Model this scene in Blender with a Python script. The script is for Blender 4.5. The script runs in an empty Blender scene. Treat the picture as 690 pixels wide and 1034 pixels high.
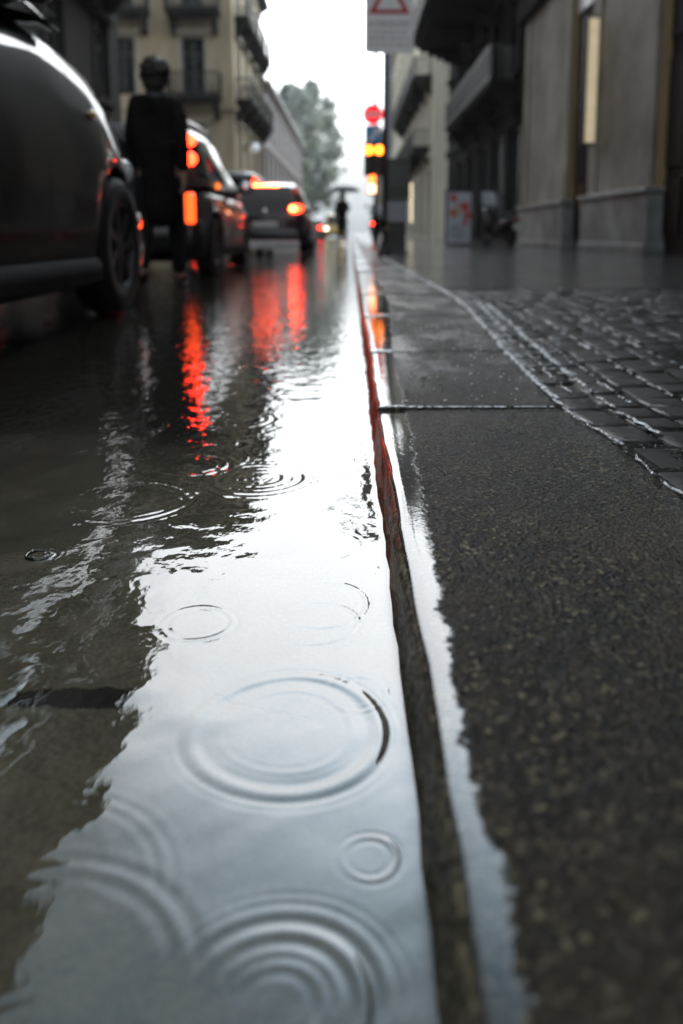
import bpy, bmesh, math, random
import numpy as np
from mathutils import Vector, Matrix, Euler

random.seed(7)
rng = np.random.default_rng(7)
R = math.radians
scene = bpy.context.scene
COL = scene.collection

# ------------------------------------------------------------------ camera model (photo 690 x 1034)
F = 800.0; PX = 353.5; HZ = 235.0; CAMH = 0.45; PITCH = R(8.0)
CY = HZ + F * math.tan(PITCH)
def row_depth(py, z=0.0):
    """distance along the street at which the level z is seen on photo row py"""
    return (CAMH - z) / math.tan(PITCH + math.atan((py - CY) / F))
def ground(px, py, z=0.0):
    Y = row_depth(py, z)
    d = Y * math.cos(PITCH) + (CAMH - z) * math.sin(PITCH)
    return Vector(((px - PX) * d / F, Y, z))

def zrow(py, Y):
    """height seen on photo row py at distance Y"""
    return CAMH + Y * math.tan(math.atan((CY - py) / F) - PITCH)
cam = bpy.data.cameras.new('camera'); camo = bpy.data.objects.new('camera', cam); COL.objects.link(camo)
camo.location = (0, 0, CAMH); camo.rotation_euler = (R(90) - PITCH, 0, 0)
cam.sensor_fit = 'VERTICAL'; cam.sensor_height = 36.0; cam.sensor_width = 24.0
cam.lens = F / 1034 * 36
cam.shift_y = -(517 - CY) / 1034
cam.shift_x = -(PX - 345) / 1034
cam.clip_start = 0.02; cam.clip_end = 3000
cam.dof.use_dof = True; cam.dof.focus_distance = 1.12; cam.dof.aperture_fstop = 2.7
scene.camera = camo

# ------------------------------------------------------------------ render / colour
scene.view_settings.view_transform = 'Standard'; scene.view_settings.look = 'None'
scene.view_settings.gamma = 1; scene.view_settings.use_curve_mapping = False
scene.view_settings.exposure = 1.4
scene.render.engine = 'CYCLES'
cy = scene.cycles
cy.use_denoising = True
cy.max_bounces = 8; cy.diffuse_bounces = 3; cy.glossy_bounces = 4; cy.transmission_bounces = 4
cy.volume_bounces = 1; cy.transparent_max_bounces = 8
cy.sample_clamp_indirect = 12; cy.blur_glossy = 0.4
cy.caustics_reflective = True; cy.caustics_refractive = False

# ------------------------------------------------------------------ node helpers
class NT:
    def __init__(s, mat):
        s.t = mat.node_tree; s.n = s.t.nodes; s.l = s.t.links
    def new(s, typ, **kw):
        n = s.n.new(typ)
        for k, v in kw.items():
            if k.startswith('i_'):
                n.inputs[k[2:].replace('_', ' ')].default_value = v
            else:
                setattr(n, k, v)
        return n
    def link(s, a, b): s.l.new(a, b)
    def pos(s):
        return s.new('ShaderNodeTexCoord').outputs['Object']
    def mapping(s, vec, scale=(1, 1, 1), loc=(0, 0, 0)):
        m = s.new('ShaderNodeMapping'); m.inputs['Scale'].default_value = scale; m.inputs['Location'].default_value = loc
        s.link(vec, m.inputs['Vector']); return m.outputs[0]
    def noise(s, vec, scale, detail=4, rough=.55, dist=0.0):
        n = s.new('ShaderNodeTexNoise'); n.inputs['Scale'].default_value = scale
        n.inputs['Detail'].default_value = detail; n.inputs['Roughness'].default_value = rough
        n.inputs['Distortion'].default_value = dist
        s.link(vec, n.inputs['Vector']); return n.outputs['Fac']
    def voronoi(s, vec, scale, feature='F1', out='Distance'):
        n = s.new('ShaderNodeTexVoronoi'); n.feature = feature; n.inputs['Scale'].default_value = scale
        s.link(vec, n.inputs['Vector']); return n.outputs[out]
    def ramp(s, fac, stops):
        n = s.new('ShaderNodeValToRGB'); e = n.color_ramp.elements
        while len(e) < len(stops): e.new(.5)
        for k, (p, c) in enumerate(stops):
            e[k].position = p; e[k].color = (c, c, c, 1) if isinstance(c, (int, float)) else (*c, 1)
        s.link(fac, n.inputs['Fac']); return n.outputs['Color']
    def math(s, op, a, b=None, clamp=False):
        n = s.new('ShaderNodeMath', operation=op); n.use_clamp = clamp
        for k, v in enumerate((a, b)):
            if v is None: continue
            if isinstance(v, (int, float)): n.inputs[k].default_value = v
            else: s.link(v, n.inputs[k])
        return n.outputs[0]
    def mix(s, fac, a, b):
        n = s.new('ShaderNodeMix', data_type='RGBA')
        for key, v in ((0, fac), (6, a), (7, b)):
            if isinstance(v, (int, float)):
                n.inputs[key].default_value = v if key == 0 else (v, v, v, 1)
            elif isinstance(v, tuple): n.inputs[key].default_value = (*v, 1)
            else: s.link(v, n.inputs[key])
        return n.outputs[2]
    def bump(s, height, dist, strength=1.0, normal=None):
        n = s.new('ShaderNodeBump'); n.inputs['Distance'].default_value = dist
        if isinstance(strength, (int, float)): n.inputs['Strength'].default_value = strength
        else: s.link(strength, n.inputs['Strength'])
        s.link(height, n.inputs['Height'])
        if normal is not None: s.link(normal, n.inputs['Normal'])
        return n.outputs[0]
    def sep(s, vec):
        n = s.new('ShaderNodeSeparateXYZ'); s.link(vec, n.inputs[0]); return n.outputs

def new_mat(name):
    m = bpy.data.materials.new(name); m.use_nodes = True
    return m, NT(m), m.node_tree.nodes['Principled BSDF']

MATS = {}
def pmat(name, col, rough=.5, metal=0.0, coat=0.0, var=.18, scale=6.0, bump=0.0, bscale=40.0, spec=.5, emit=None, es=0.0, streak=False):
    """plain procedural material: base colour broken up by noise, optional bump / coat / emission"""
    if name in MATS: return MATS[name]
    m, t, b = new_mat(name)
    p = t.pos()
    v = t.mapping(p, (1, 1, .18)) if streak else p
    n = t.noise(v, scale, 5, .6)
    dark = tuple(c * (1 - var) for c in col); light = tuple(min(1, c * (1 + var)) for c in col)
    t.link(t.ramp(n, [(.3, dark), (.7, light)]), b.inputs['Base Color'])
    b.inputs['Roughness'].default_value = rough; b.inputs['Metallic'].default_value = metal
    b.inputs['Specular IOR Level'].default_value = spec
    b.inputs['Coat Weight'].default_value = coat; b.inputs['Coat Roughness'].default_value = .03
    if bump:
        t.link(t.bump(t.noise(p, bscale, 4), bump), b.inputs['Normal'])
    if emit:
        b.inputs['Emission Color'].default_value = (*emit, 1); b.inputs['Emission Strength'].default_value = es
    MATS[name] = m
    return m

def glass_mat(name, col=(.012, .014, .016), rough=.03):
    if name in MATS: return MATS[name]
    m, t, b = new_mat(name)
    n = t.noise(t.pos(), 3.0, 2)
    t.link(t.ramp(n, [(.3, tuple(c * .7 for c in col)), (.7, tuple(c * 1.3 for c in col))]), b.inputs['Base Color'])
    b.inputs['Roughness'].default_value = rough; b.inputs['IOR'].default_value = 1.5
    MATS[name] = m; return m

# ------------------------------------------------------------------ mesh helpers
class MB:
    """collects primitives into one mesh"""
    def __init__(s): s.v = []; s.f = []
    def add(s, vs, fs):
        o = len(s.v); s.v += [tuple(v) for v in vs]; s.f += [tuple(i + o for i in f) for f in fs]; return s
    def box(s, x0, x1, y0, y1, z0, z1, M=None):
        vs = [(x, y, z) for z in (z0, z1) for y in (y0, y1) for x in (x0, x1)]
        if M is not None: vs = [M @ Vector(v) for v in vs]
        return s.add(vs, [(0, 2, 3, 1), (4, 5, 7, 6), (0, 1, 5, 4), (2, 6, 7, 3), (0, 4, 6, 2), (1, 3, 7, 5)])
    def bar(s, a, b, w, h=None, up=(0, 0, 1)):
        a = Vector(a); b = Vector(b); h = h or w; d = (b - a); L = d.length; d.normalize()
        u = Vector(up)
        if abs(d.dot(u)) > .99: u = Vector((1, 0, 0))
        sx = d.cross(u).normalized(); sz = sx.cross(d)
        vs = []
        for p in (a, b):
            for i, j in ((-1, -1), (1, -1), (1, 1), (-1, 1)): vs.append(p + sx * (i * w / 2) + sz * (j * h / 2))
        return s.add(vs, [(0, 1, 2, 3), (7, 6, 5, 4), (0, 4, 5, 1), (1, 5, 6, 2), (2, 6, 7, 3), (3, 7, 4, 0)])
    def tube(s, pts, rad, n=10, caps=True):
        pts = [Vector(p) for p in pts]
        rad = rad if isinstance(rad, (list, tuple)) else [rad] * len(pts)
        rings = []
        for k, p in enumerate(pts):
            d = (pts[min(k + 1, len(pts) - 1)] - pts[max(k - 1, 0)]).normalized()
            u = Vector((0, 0, 1)) if abs(d.z) < .95 else Vector((1, 0, 0))
            a = d.cross(u).normalized(); b = d.cross(a)
            rings.append([p + (a * math.cos(2 * math.pi * i / n) + b * math.sin(2 * math.pi * i / n)) * rad[k] for i in range(n)])
        vs = [v for r in rings for v in r]; fs = []
        for k in range(len(pts) - 1):
            for i in range(n): fs.append((k * n + i, k * n + (i + 1) % n, (k + 1) * n + (i + 1) % n, (k + 1) * n + i))
        if caps:
            fs.append(tuple(range(n - 1, -1, -1))); fs.append(tuple((len(pts) - 1) * n + i for i in range(n)))
        return s.add(vs, fs)
    def lathe(s, prof, n=32, axis='z', c=(0, 0, 0)):
        vs = []; fs = []
        for r, h in prof:
            for i in range(n):
                a = 2 * math.pi * i / n; x, y = r * math.cos(a), r * math.sin(a)
                p = (x, y, h) if axis == 'z' else ((h, x, y) if axis == 'x' else (x, h, y))
                vs.append((p[0] + c[0], p[1] + c[1], p[2] + c[2]))
        for k in range(len(prof) - 1):
            for i in range(n): fs.append((k * n + i, k * n + (i + 1) % n, (k + 1) * n + (i + 1) % n, (k + 1) * n + i))
        return s.add(vs, fs)
    def ell(s, c, r, n=16, m=10):
        vs = []; fs = []
        for j in range(m + 1):
            ph = math.pi * j / m
            for i in range(n):
                th = 2 * math.pi * i / n
                vs.append((c[0] + r[0] * math.sin(ph) * math.cos(th), c[1] + r[1] * math.sin(ph) * math.sin(th), c[2] + r[2] * math.cos(ph)))
        for j in range(m):
            for i in range(n): fs.append((j * n + i, (j + 1) * n + i, (j + 1) * n + (i + 1) % n, j * n + (i + 1) % n))
        return s.add(vs, fs)
    def prism(s, poly, y0, y1, plane='xz'):
        n = len(poly)
        def P(a, b, y): return (a, y, b) if plane == 'xz' else ((y, a, b) if plane == 'yz' else (a, b, y))
        vs = [P(a, b, y0) for a, b in poly] + [P(a, b, y1) for a, b in poly]
        fs = [tuple(range(n)), tuple(range(2 * n - 1, n - 1, -1))] + [(i, i + n, (i + 1) % n + n, (i + 1) % n) for i in range(n)]
        return s.add(vs, fs)
    def build(s, name, mat, parent=None, smooth=False, loc=None, bevel=0.0, fix=True):
        me = bpy.data.meshes.new(name); me.from_pydata(s.v, [], s.f); me.validate()
        if fix:
            bm = bmesh.new(); bm.from_mesh(me); bmesh.ops.remove_doubles(bm, verts=bm.verts, dist=1e-5)
            bmesh.ops.recalc_face_normals(bm, faces=bm.faces); bm.to_mesh(me); bm.free()
        if smooth:
            me.polygons.foreach_set('use_smooth', [True] * len(me.polygons))
        me.materials.append(mat); me.update()
        o = bpy.data.objects.new(name, me); COL.objects.link(o)
        if parent is not None: o.parent = parent
        if loc: o.location = loc
        if bevel:
            b = o.modifiers.new('bevel', 'BEVEL'); b.width = bevel; b.segments = 2; b.limit_method = 'ANGLE'
        return o

def tag(o, label, cat, group=None, kind=None):
    o['label'] = label; o['category'] = cat
    if group: o['group'] = group
    if kind: o['kind'] = kind
    return o
def empty(name, loc, label, cat, rz=0.0, group=None):
    o = bpy.data.objects.new(name, None); COL.objects.link(o); o.location = loc; o.rotation_euler = (0, 0, rz)
    return tag(o, label, cat, group)
def copy_tree(o, parent=None):
    c = o.copy(); COL.objects.link(c); c.parent = parent
    for ch in list(o.children): copy_tree(ch, c)
    return c
def pchip(xs, ys, x):
    """monotone cubic interpolation"""
    xs = np.array(xs, float); ys = np.array(ys, float); h = np.diff(xs); d = np.diff(ys) / h
    m = np.zeros(len(xs)); m[0] = d[0]; m[-1] = d[-1]
    for i in range(1, len(xs) - 1):
        m[i] = 0 if d[i - 1] * d[i] <= 0 else 2 * d[i - 1] * d[i] / (d[i - 1] + d[i])
    x = np.clip(x, xs[0], xs[-1]); k = np.clip(np.searchsorted(xs, x) - 1, 0, len(h) - 1)
    t = (x - xs[k]) / h[k]
    return (1 + 2 * t) * (1 - t) ** 2 * ys[k] + t * (1 - t) ** 2 * h[k] * m[k] + t * t * (3 - 2 * t) * ys[k + 1] + t * t * (t - 1) * h[k] * m[k + 1]

# ================================================================== WORLD AND SUN
SUN_EL, SUN_AZ = 48.0, 80.0
w = bpy.data.worlds.new('World'); scene.world = w; w.use_nodes = True
wt = NT(w); bg = wt.n['Background']
sky = wt.new('ShaderNodeTexSky'); sky.sky_type = 'NISHITA'; sky.sun_disc = False
sky.sun_elevation = R(SUN_EL); sky.sun_rotation = R(SUN_AZ); sky.dust_density = 4.0; sky.air_density = 1.0; sky.ozone_density = 1.0
bw = wt.new('ShaderNodeRGBToBW'); wt.link(sky.outputs[0], bw.inputs[0])
tc = wt.new('ShaderNodeTexCoord')
cl = wt.noise(wt.mapping(tc.outputs['Generated'], (1, 1, 2.2)), 2.3, 5, .55)
clr = wt.ramp(cl, [(.3, (.90, .93, .95)), (.7, (1.08, 1.10, 1.10))])
elv = wt.sep(tc.outputs['Generated'])[2]
lift = wt.ramp(elv, [(.0, .27), (.10, .34), (.34, .55), (.54, 1.0), (.95, .62)])
keepc = wt.ramp(elv, [(.25, .97), (.75, .92)])
gm = wt.new('ShaderNodeMix', data_type='RGBA', blend_type='MULTIPLY'); gm.inputs[0].default_value = 1
wt.link(bw.outputs[0], gm.inputs[6]); wt.link(clr, gm.inputs[7])
ov = wt.mix(keepc, sky.outputs[0], gm.outputs[2])
lm = wt.new('ShaderNodeMix', data_type='RGBA', blend_type='MULTIPLY'); lm.inputs[0].default_value = 1
# sky glow added over the end of the street to brighten the water reflections
dp = wt.new('ShaderNodeVectorMath', operation='DOT_PRODUCT'); wt.link(tc.outputs['Generated'], dp.inputs[0])
dp.inputs[1].default_value = (0.0, math.cos(R(26)), math.sin(R(26)))
lobe = wt.ramp(dp.outputs['Value'], [(.60, 0.0), (.925, .15), (.980, 1.0)])
gain = wt.math('MULTIPLY', wt.math('ADD', 1.0, wt.math('MULTIPLY', lobe, 5.2)), 1.9)
wt.link(ov, lm.inputs[6]); wt.link(wt.math('MULTIPLY', lift, gain), lm.inputs[7])
tz = wt.new('ShaderNodeMix', data_type='RGBA', blend_type='MULTIPLY'); tz.inputs[0].default_value = 1
wt.link(lm.outputs[2], tz.inputs[6]); wt.link(wt.ramp(elv, [(.50, (1, 1, 1)), (.74, (.62, .84, 1.0)), (.92, (1.0, .98, .95))]), tz.inputs[7])
wt.link(tz.outputs[2], bg.inputs[0])
bg.inputs[1].default_value = 0.15
sun = bpy.data.lights.new('sun', 'SUN'); sun.energy = 0.5; sun.angle = R(30); sun.color = (1, .97, .93)
suno = bpy.data.objects.new('sun', sun); COL.objects.link(suno); suno.location = (0, 0, 40)
sd = Vector((math.sin(R(SUN_AZ)) * math.cos(R(SUN_EL)), math.cos(R(SUN_AZ)) * math.cos(R(SUN_EL)), math.sin(R(SUN_EL))))
suno.rotation_euler = sd.to_track_quat('Z', 'Y').to_euler()

# ================================================================== WATER ON THE ROAD
KX = 0.050                                  # foot of the kerb face
KTOP = 0.10
def water_material():
    m, t, b = new_mat('flooded_asphalt'); p = t.pos()
    grain = t.noise(p, 260, 3, .6); blot = t.noise(p, 2.6, 5, .6); mid = t.noise(p, 14, 4, .6)
    agg = t.new('ShaderNodeRGBToBW'); t.link(t.voronoi(p, 260, 'F1', 'Color'), agg.inputs[0])
    grain = t.math('ADD', t.math('MULTIPLY', grain, .45), t.math('MULTIPLY', t.ramp(agg.outputs[0], [(.25, 0), (.8, 1)]), .34))
    base = t.mix(grain, (.024, .030, .021), (.145, .122, .086))
    base = t.mix(t.ramp(blot, [(.35, .0), (.65, .55)]), base, (.042, .036, .027))
    base = t.mix(t.ramp(mid, [(.45, .0), (.75, .35)]), base, (.15, .128, .092))
    shade_fade = t.ramp(t.math('ADD', t.math('DIVIDE', t.sep(p)[1], 3.0), t.math('MULTIPLY', t.math('SUBTRACT', t.noise(p, 3.2, 4, .6), .5), .5)), [(.36, 1.0), (.62, .0)])
    base = t.mix(shade_fade, t.mix(grain, (.008, .0075, .007), (.030, .027, .022)), base)  # asphalt painted darker with distance, as under grazing reflection
    # a dark patch with its own outline in the lane
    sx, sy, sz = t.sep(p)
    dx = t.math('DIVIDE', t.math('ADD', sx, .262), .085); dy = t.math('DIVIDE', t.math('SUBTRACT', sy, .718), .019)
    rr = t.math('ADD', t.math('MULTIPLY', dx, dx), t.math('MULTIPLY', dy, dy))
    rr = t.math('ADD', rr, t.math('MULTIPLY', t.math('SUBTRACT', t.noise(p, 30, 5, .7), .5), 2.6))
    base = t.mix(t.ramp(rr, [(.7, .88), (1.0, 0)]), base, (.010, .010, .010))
    # thin crack under the water
    wv = t.noise(t.mapping(p, (1, 1, 1)), 9, 3)
    cx = t.math('ADD', t.math('SUBTRACT', sy, .70), t.math('ADD', t.math('MULTIPLY', t.math('ADD', sx, .08), .35), t.math('MULTIPLY', t.math('SUBTRACT', wv, .5), .10)))
    crack = t.math('MULTIPLY', t.math('LESS_THAN', t.math('ABSOLUTE', cx), .0016), t.math('LESS_THAN', t.math('ABSOLUTE', t.math('ADD', sx, .085)), .05))
    base = t.mix(t.math('MULTIPLY', crack, .9), base, (.004, .004, .004))
    t.link(base, b.inputs['Base Color'])
    b.inputs['Roughness'].default_value = .95; b.inputs['Specular IOR Level'].default_value = 0.0
    b.inputs['Coat Weight'].default_value = 1.0; b.inputs['Coat IOR'].default_value = 1.45; b.inputs['Coat Roughness'].default_value = .006
    q = t.mapping(p, (1.0, .72, 1.0))
    n1 = t.noise(q, 30, 2, .5, .3); n2 = t.noise(q, 9, 2, .5, .2); n3 = t.noise(q, 95, 2, .5)
    far = t.ramp(t.math('DIVIDE', sy, 12.0), [(.05, .10), (.14, .5), (.5, 1.0)])
    left = t.ramp(t.math('MULTIPLY', sx, -1.0), [(.1, .55), (.55, 1.0)])
    amp = t.math('MULTIPLY', far, left)
    h = t.math('ADD', t.math('ADD', n1, t.math('MULTIPLY', n2, 1.6)), t.math('MULTIPLY', n3, .16))
    bn = t.bump(h, .0034, amp)
    t.link(bn, b.inputs['Coat Normal'])
    return m

# rings: photo pixel of the centre, radius (m), wavelength, amplitude, number of crests, ellipse centre is on the water plane
RINGS = [(290, 736, .086, .028, .00060, .85), (290, 736, .060, .012, .00008, 1.2), (290, 736, .101, .011, .00012, 1.0), (279, 1018, .078, .011, .00009, 1.0), (322, 609, .040, .009, .00012, 1.2),
         (373, 866, .020, .0095, .00026, 1.0), (279, 1018, .052, .017, .00038, 1.7), (279, 1018, .028, .014, .00024, 1.0),
         (322, 609, .060, .011, .00036, 1.1), (318, 628, .050, .009, .00030, 1.2),
         (262, 483, .085, .020, .00055, 2.2), (262, 483, .045, .016, .00035, 1.0),
         (319, 551, .062, .014, .00016, 1.3), (196, 470, .062, .018, .00050, 1.6), (236, 424, .085, .022, .00060, 1.4),
         (128, 431, .090, .024, .0006, 1.5), (200, 629, .040, .012, .00026, 1.5), (130, 505, .10, .018, .00034, 1.8),
         (104, 398, .085, .026, .0006, 1.3), (255, 395, .08, .026, .0005, 1.3), (215, 372, .10, .03, .0007, 1.3),
         (60, 415, .06, .022, .0005, 1.3), (150, 350, .11, .034, .0008, 1.3), (300, 372, .10, .03, .0005, 1.3),
         (285, 330, .12, .036, .0008, 1.3), (330, 340, .10, .036, .0006, 1.3), (232, 345, .12, .03, .0008, 1.3),
         (10, 1010, .10, .018, .00010, 1.5), (30, 900, .09, .013, .00005, 1.8), (40, 561, .018, .010, .0008, 1.4),
         (20, 470, .03, .014, .0004, 1.3), (360, 700, .03, .01, .00012, 1.4)]
rr_ = random.Random(21)
for _ in range(22):
    py = rr_.uniform(300, 470); RINGS.append((rr_.uniform(20, 350), py, rr_.uniform(.03, .075), rr_.uniform(.012, .02), rr_.uniform(.0003, .0005), 1.0))
def water_heights(X, Y):
    H = np.zeros_like(X)
    for px, py, rad, lam, amp, nc in RINGS:
        c = ground(px, py)
        r = np.sqrt((X - c.x) ** 2 + (Y - c.y) ** 2)
        wob = 1 + .018 * np.sin(3 * np.arctan2(Y - c.y, X - c.x) + px)
        r = r * wob
        env = np.exp(-((r - rad) / (lam * .62 * nc)) ** 2) * (.64 + .36 * np.cos(np.arctan2(Y - c.y, X - c.x) - .15))
        H += amp * np.cos(2 * np.pi * (r - rad) / lam) * env
    rs = np.random.default_rng(3)
    for k in range(46):
        lam = rs.uniform(.028, .13); th = rs.uniform(-math.pi, math.pi); ph = rs.uniform(0, 6.28)
        kx, ky = math.cos(th) * 2 * math.pi / lam, math.sin(th) * 2 * math.pi / lam
        gate = .5 + .5 * np.sin(X * rs.uniform(2, 9) + Y * rs.uniform(2, 7) + rs.uniform(0, 6.28))
        H += .00042 * lam * gate * np.sin(kx * X + ky * Y + ph) * 1.0
    # more agitation to the left where the drops fall thick
    return H

def kerb_x(Y):
    Y = np.asarray(Y, float)
    return KX + .0018 * np.sin(Y * 3.1) + .0012 * np.sin(Y * 11.7 + 1) + .0008 * np.sin(Y * 31 + 2) + np.clip(Y - 2, 0, 12) * .0016

def build_water():
    ys_px = np.linspace(1075, 262, 980)
    rows = np.array([row_depth(p) for p in ys_px])
    rows = np.concatenate([[-30, -8, -2, 0, .15, .26], rows[rows > .28], [14, 17, 22, 30, 45, 80, 160, 400, 900]])
    NC = 400
    nr = len(rows)
    V = np.zeros((nr, NC + 2, 3))
    for i, Y in enumerate(rows):
        wd = min(3.6, .66 * max(Y, .2) + .28)
        u = np.linspace(0, 1, NC)
        x0 = float(kerb_x(Y)) + .006
        V[i, :NC, 0] = x0 - u * (wd + x0)
        V[i, NC, 0] = -4.05; V[i, NC + 1, 0] = -4.2
        V[i, :, 1] = Y
    fade = np.clip((rows - .27) / .05, 0, 1) * np.clip((13 - rows) / 4, 0, 1)
    H = water_heights(V[:, :NC, 0], V[:, :NC, 1]) * fade[:, None]
    # left edge settles to zero, and a small meniscus climbs the kerb
    edge = np.clip((1 - np.linspace(0, 1, NC)) / .04, 0, 1)
    men = .0016 * np.exp(-np.clip(kerb_x(V[:, :NC, 1]) + .002 - V[:, :NC, 0], 0, None) / .0035)
    V[:, :NC, 2] = H * edge[None, :] + men * fade[:, None]
    NCt = NC + 2
    me = bpy.data.meshes.new('water')
    idx = np.arange(nr * NCt).reshape(nr, NCt)
    q = np.stack([idx[:-1, :-1], idx[1:, :-1], idx[1:, 1:], idx[:-1, 1:]], -1).reshape(-1, 4)[:, ::-1]
    me.vertices.add(nr * NCt); me.vertices.foreach_set('co', V.reshape(-1))
    me.loops.add(q.size); me.loops.foreach_set('vertex_index', q.reshape(-1).astype(np.int32))
    me.polygons.add(len(q)); me.polygons.foreach_set('loop_start', np.arange(0, q.size, 4, dtype=np.int32))
    me.update(calc_edges=True); me.validate()
    me.polygons.foreach_set('use_smooth', np.ones(len(me.polygons), bool))
    if me.polygons[len(q) // 2].normal.z < 0: me.flip_normals()
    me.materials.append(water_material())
    o = bpy.data.objects.new('water', me); COL.objects.link(o)
    tag(o, 'rippled rain water flooding the asphalt lane beside the kerb', 'water', kind='structure')
build_water()

g = MB(); g.box(-110, 110, -35, 905, -.9, -.06)
tag(g.build('ground', pmat('ground_asphalt', (.05, .05, .048), .6, var=.3, scale=3)), 'dark wet asphalt ground under the street', 'ground', kind='structure')

# splash crown at the left
sp = MB(); c = ground(40, 561)
sp.lathe([(.016, -.002), (.0155, .002), (.0175, .0035), (.019, .001), (.021, -.002)], 28)
sp.ell((.008, .004, .0045), (.0022, .0022, .0022), 8, 6); sp.ell((-.011, .006, .006), (.0016, .0016, .0016), 8, 6)
wm, wtn, wb = new_mat('clear_water'); wb.inputs['Transmission Weight'].default_value = 1; wb.inputs['IOR'].default_value = 1.33
wb.inputs['Roughness'].default_value = .02
wtn.link(wtn.ramp(wtn.noise(wtn.pos(), 30), [(0, (.9, .92, .93)), (1, (1, 1, 1))]), wb.inputs['Base Color'])
so = sp.build('splash', wm, smooth=True, loc=(c.x, c.y, 0))
tag(so, 'small raindrop splash ring standing up from the water at the left edge', 'splash')

# ================================================================== KERB
JOINTS = [row_depth(412, KTOP), row_depth(357, KTOP) + .02, 3.35, 4.6, 6.0, 7.4, 8.8, 10.4, 12, 14, 16, 18, 21, 24, 28, 32, 38, 46, 60, 90, 140]
BND = [(-3, .43), (.5, .43), (row_depth(460, KTOP), .443), (row_depth(412, KTOP), .425), (2.4, .47), (row_depth(302, KTOP), .565), (6.5, .53), (10.3, .48), (16, .48), (200, .48)]
def bound_x(Y): return float(pchip([b[0] for b in BND], [b[1] for b in BND], np.array([Y]))[0])

def kerb_material():
    m, t, b = new_mat('wet_granite'); p = t.pos(); sx, sy, sz = t.sep(p)
    wp = t.noise(p, 60, 2)
    cell = t.voronoi(p, 210, 'F1', 'Color'); cellb = t.new('ShaderNodeRGBToBW'); t.link(cell, cellb.inputs[0])
    g1 = t.noise(p, 330, 3, .7); g2 = t.noise(p, 85, 4, .6); blot = t.noise(p, 7, 4, .6); big = t.noise(p, 2.1, 3)
    mixf = t.math('ADD', t.math('MULTIPLY', cellb.outputs[0], .62), t.math('MULTIPLY', g1, .38))
    col = t.ramp(mixf, [(.28, (.002, .0018, .0013)), (.48, (.008, .0068, .0045)), (.66, (.034, .028, .0165)), (.82, (.24, .205, .12))])
    col = t.mix(t.ramp(blot, [(.38, .0), (.68, .6)]), col, (.016, .015, .013))
    col = t.mix(t.ramp(t.noise(p, 3.7, 5, .65), [(.50, 0), (.66, .35)]), col, (.055, .040, .020))
    # red lamp reflections painted on the road side face, away from the near end
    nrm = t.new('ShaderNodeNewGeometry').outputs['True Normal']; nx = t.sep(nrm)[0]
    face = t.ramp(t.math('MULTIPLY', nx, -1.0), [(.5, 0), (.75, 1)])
    red_mottle = t.ramp(t.noise(t.mapping(p, (1, .35, 1)), 70, 5, .7), [(.42, 0), (.56, 1)])
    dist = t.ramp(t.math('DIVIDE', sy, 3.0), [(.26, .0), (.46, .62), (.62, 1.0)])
    keep = t.math('MULTIPLY', face, t.math('MULTIPLY', dist, t.math('ADD', red_mottle, t.math('MULTIPLY', dist, .55)), True), True)
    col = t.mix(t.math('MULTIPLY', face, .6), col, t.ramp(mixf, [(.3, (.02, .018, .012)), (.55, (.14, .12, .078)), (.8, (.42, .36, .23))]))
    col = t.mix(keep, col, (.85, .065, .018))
    t.link(col, b.inputs['Base Color'])
    b.inputs['Roughness'].default_value = .8; b.inputs['Specular IOR Level'].default_value = .1
    # film of water: smooth near the arris, broken further in
    edge_n = t.math('MULTIPLY', t.math('SUBTRACT', t.noise(t.mapping(p, (1, 1, 1)), 26, 6, .75), .5), .045)
    lim = t.math('ADD', t.math('ADD', .0785, t.math('ADD', edge_n, t.math('MULTIPLY', t.math('SUBTRACT', t.noise(p, 120, 3, .6), .5), .012))), t.ramp(t.math('DIVIDE', sy, 4.0), [(.12, 0.0), (.30, .022), (.6, .05), (1, .12)]))
    film = t.math('SUBTRACT', 1.0, t.ramp(t.math('DIVIDE', t.math('SUBTRACT', sx, lim), .004), [(.0, .0), (1, 1)]))
    film = t.math('MULTIPLY', film, t.math('SUBTRACT', 1.0, face))
    pud = t.ramp(t.noise(t.mapping(p, (1, .55, 1), (3, 1, 0)), 5.5, 4, .6), [(.46, 0), (.58, .8)])
    pud = t.math('MULTIPLY', pud, t.ramp(t.math('DIVIDE', sy, 4.0), [(.38, 0), (.62, .9)]))
    film = t.math('MAXIMUM', film, pud)
    rough_h = t.math('ADD', t.math('MULTIPLY', t.voronoi(p, 190), .9), t.math('ADD', t.math('MULTIPLY', g2, 1.5), t.math('MULTIPLY', g1, .5)))
    dryness = t.math('SUBTRACT', 1.0, t.math('MULTIPLY', film, .985))
    bn = t.bump(rough_h, .0034, dryness)
    fc = t.new('ShaderNodeVectorMath', operation='SUBTRACT'); t.link(cell, fc.inputs[0]); fc.inputs[1].default_value = (.5, .5, .5)
    fs_ = t.new('ShaderNodeVectorMath', operation='SCALE'); t.link(fc.outputs[0], fs_.inputs[0]); t.link(t.math('MULTIPLY', dryness, .45), fs_.inputs['Scale'])
    fa = t.new('ShaderNodeVectorMath', operation='ADD'); t.link(bn, fa.inputs[0]); t.link(fs_.outputs[0], fa.inputs[1])
    fn = t.new('ShaderNodeVectorMath', operation='NORMALIZE'); t.link(fa.outputs[0], fn.inputs[0])
    t.link(fn.outputs[0], b.inputs['Coat Normal']); t.link(t.bump(rough_h, .003, .8), b.inputs['Normal'])
    t.link(t.math('SUBTRACT', t.math('SUBTRACT', 1.0, t.math('MULTIPLY', dryness, .62)), t.math('MULTIPLY', face, .2)), b.inputs['Coat Weight']); b.inputs['Coat IOR'].default_value = 1.36
    t.link(t.math('ADD', .012, t.math('MULTIPLY', dryness, .12)), b.inputs['Coat Roughness'])
    return m

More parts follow.
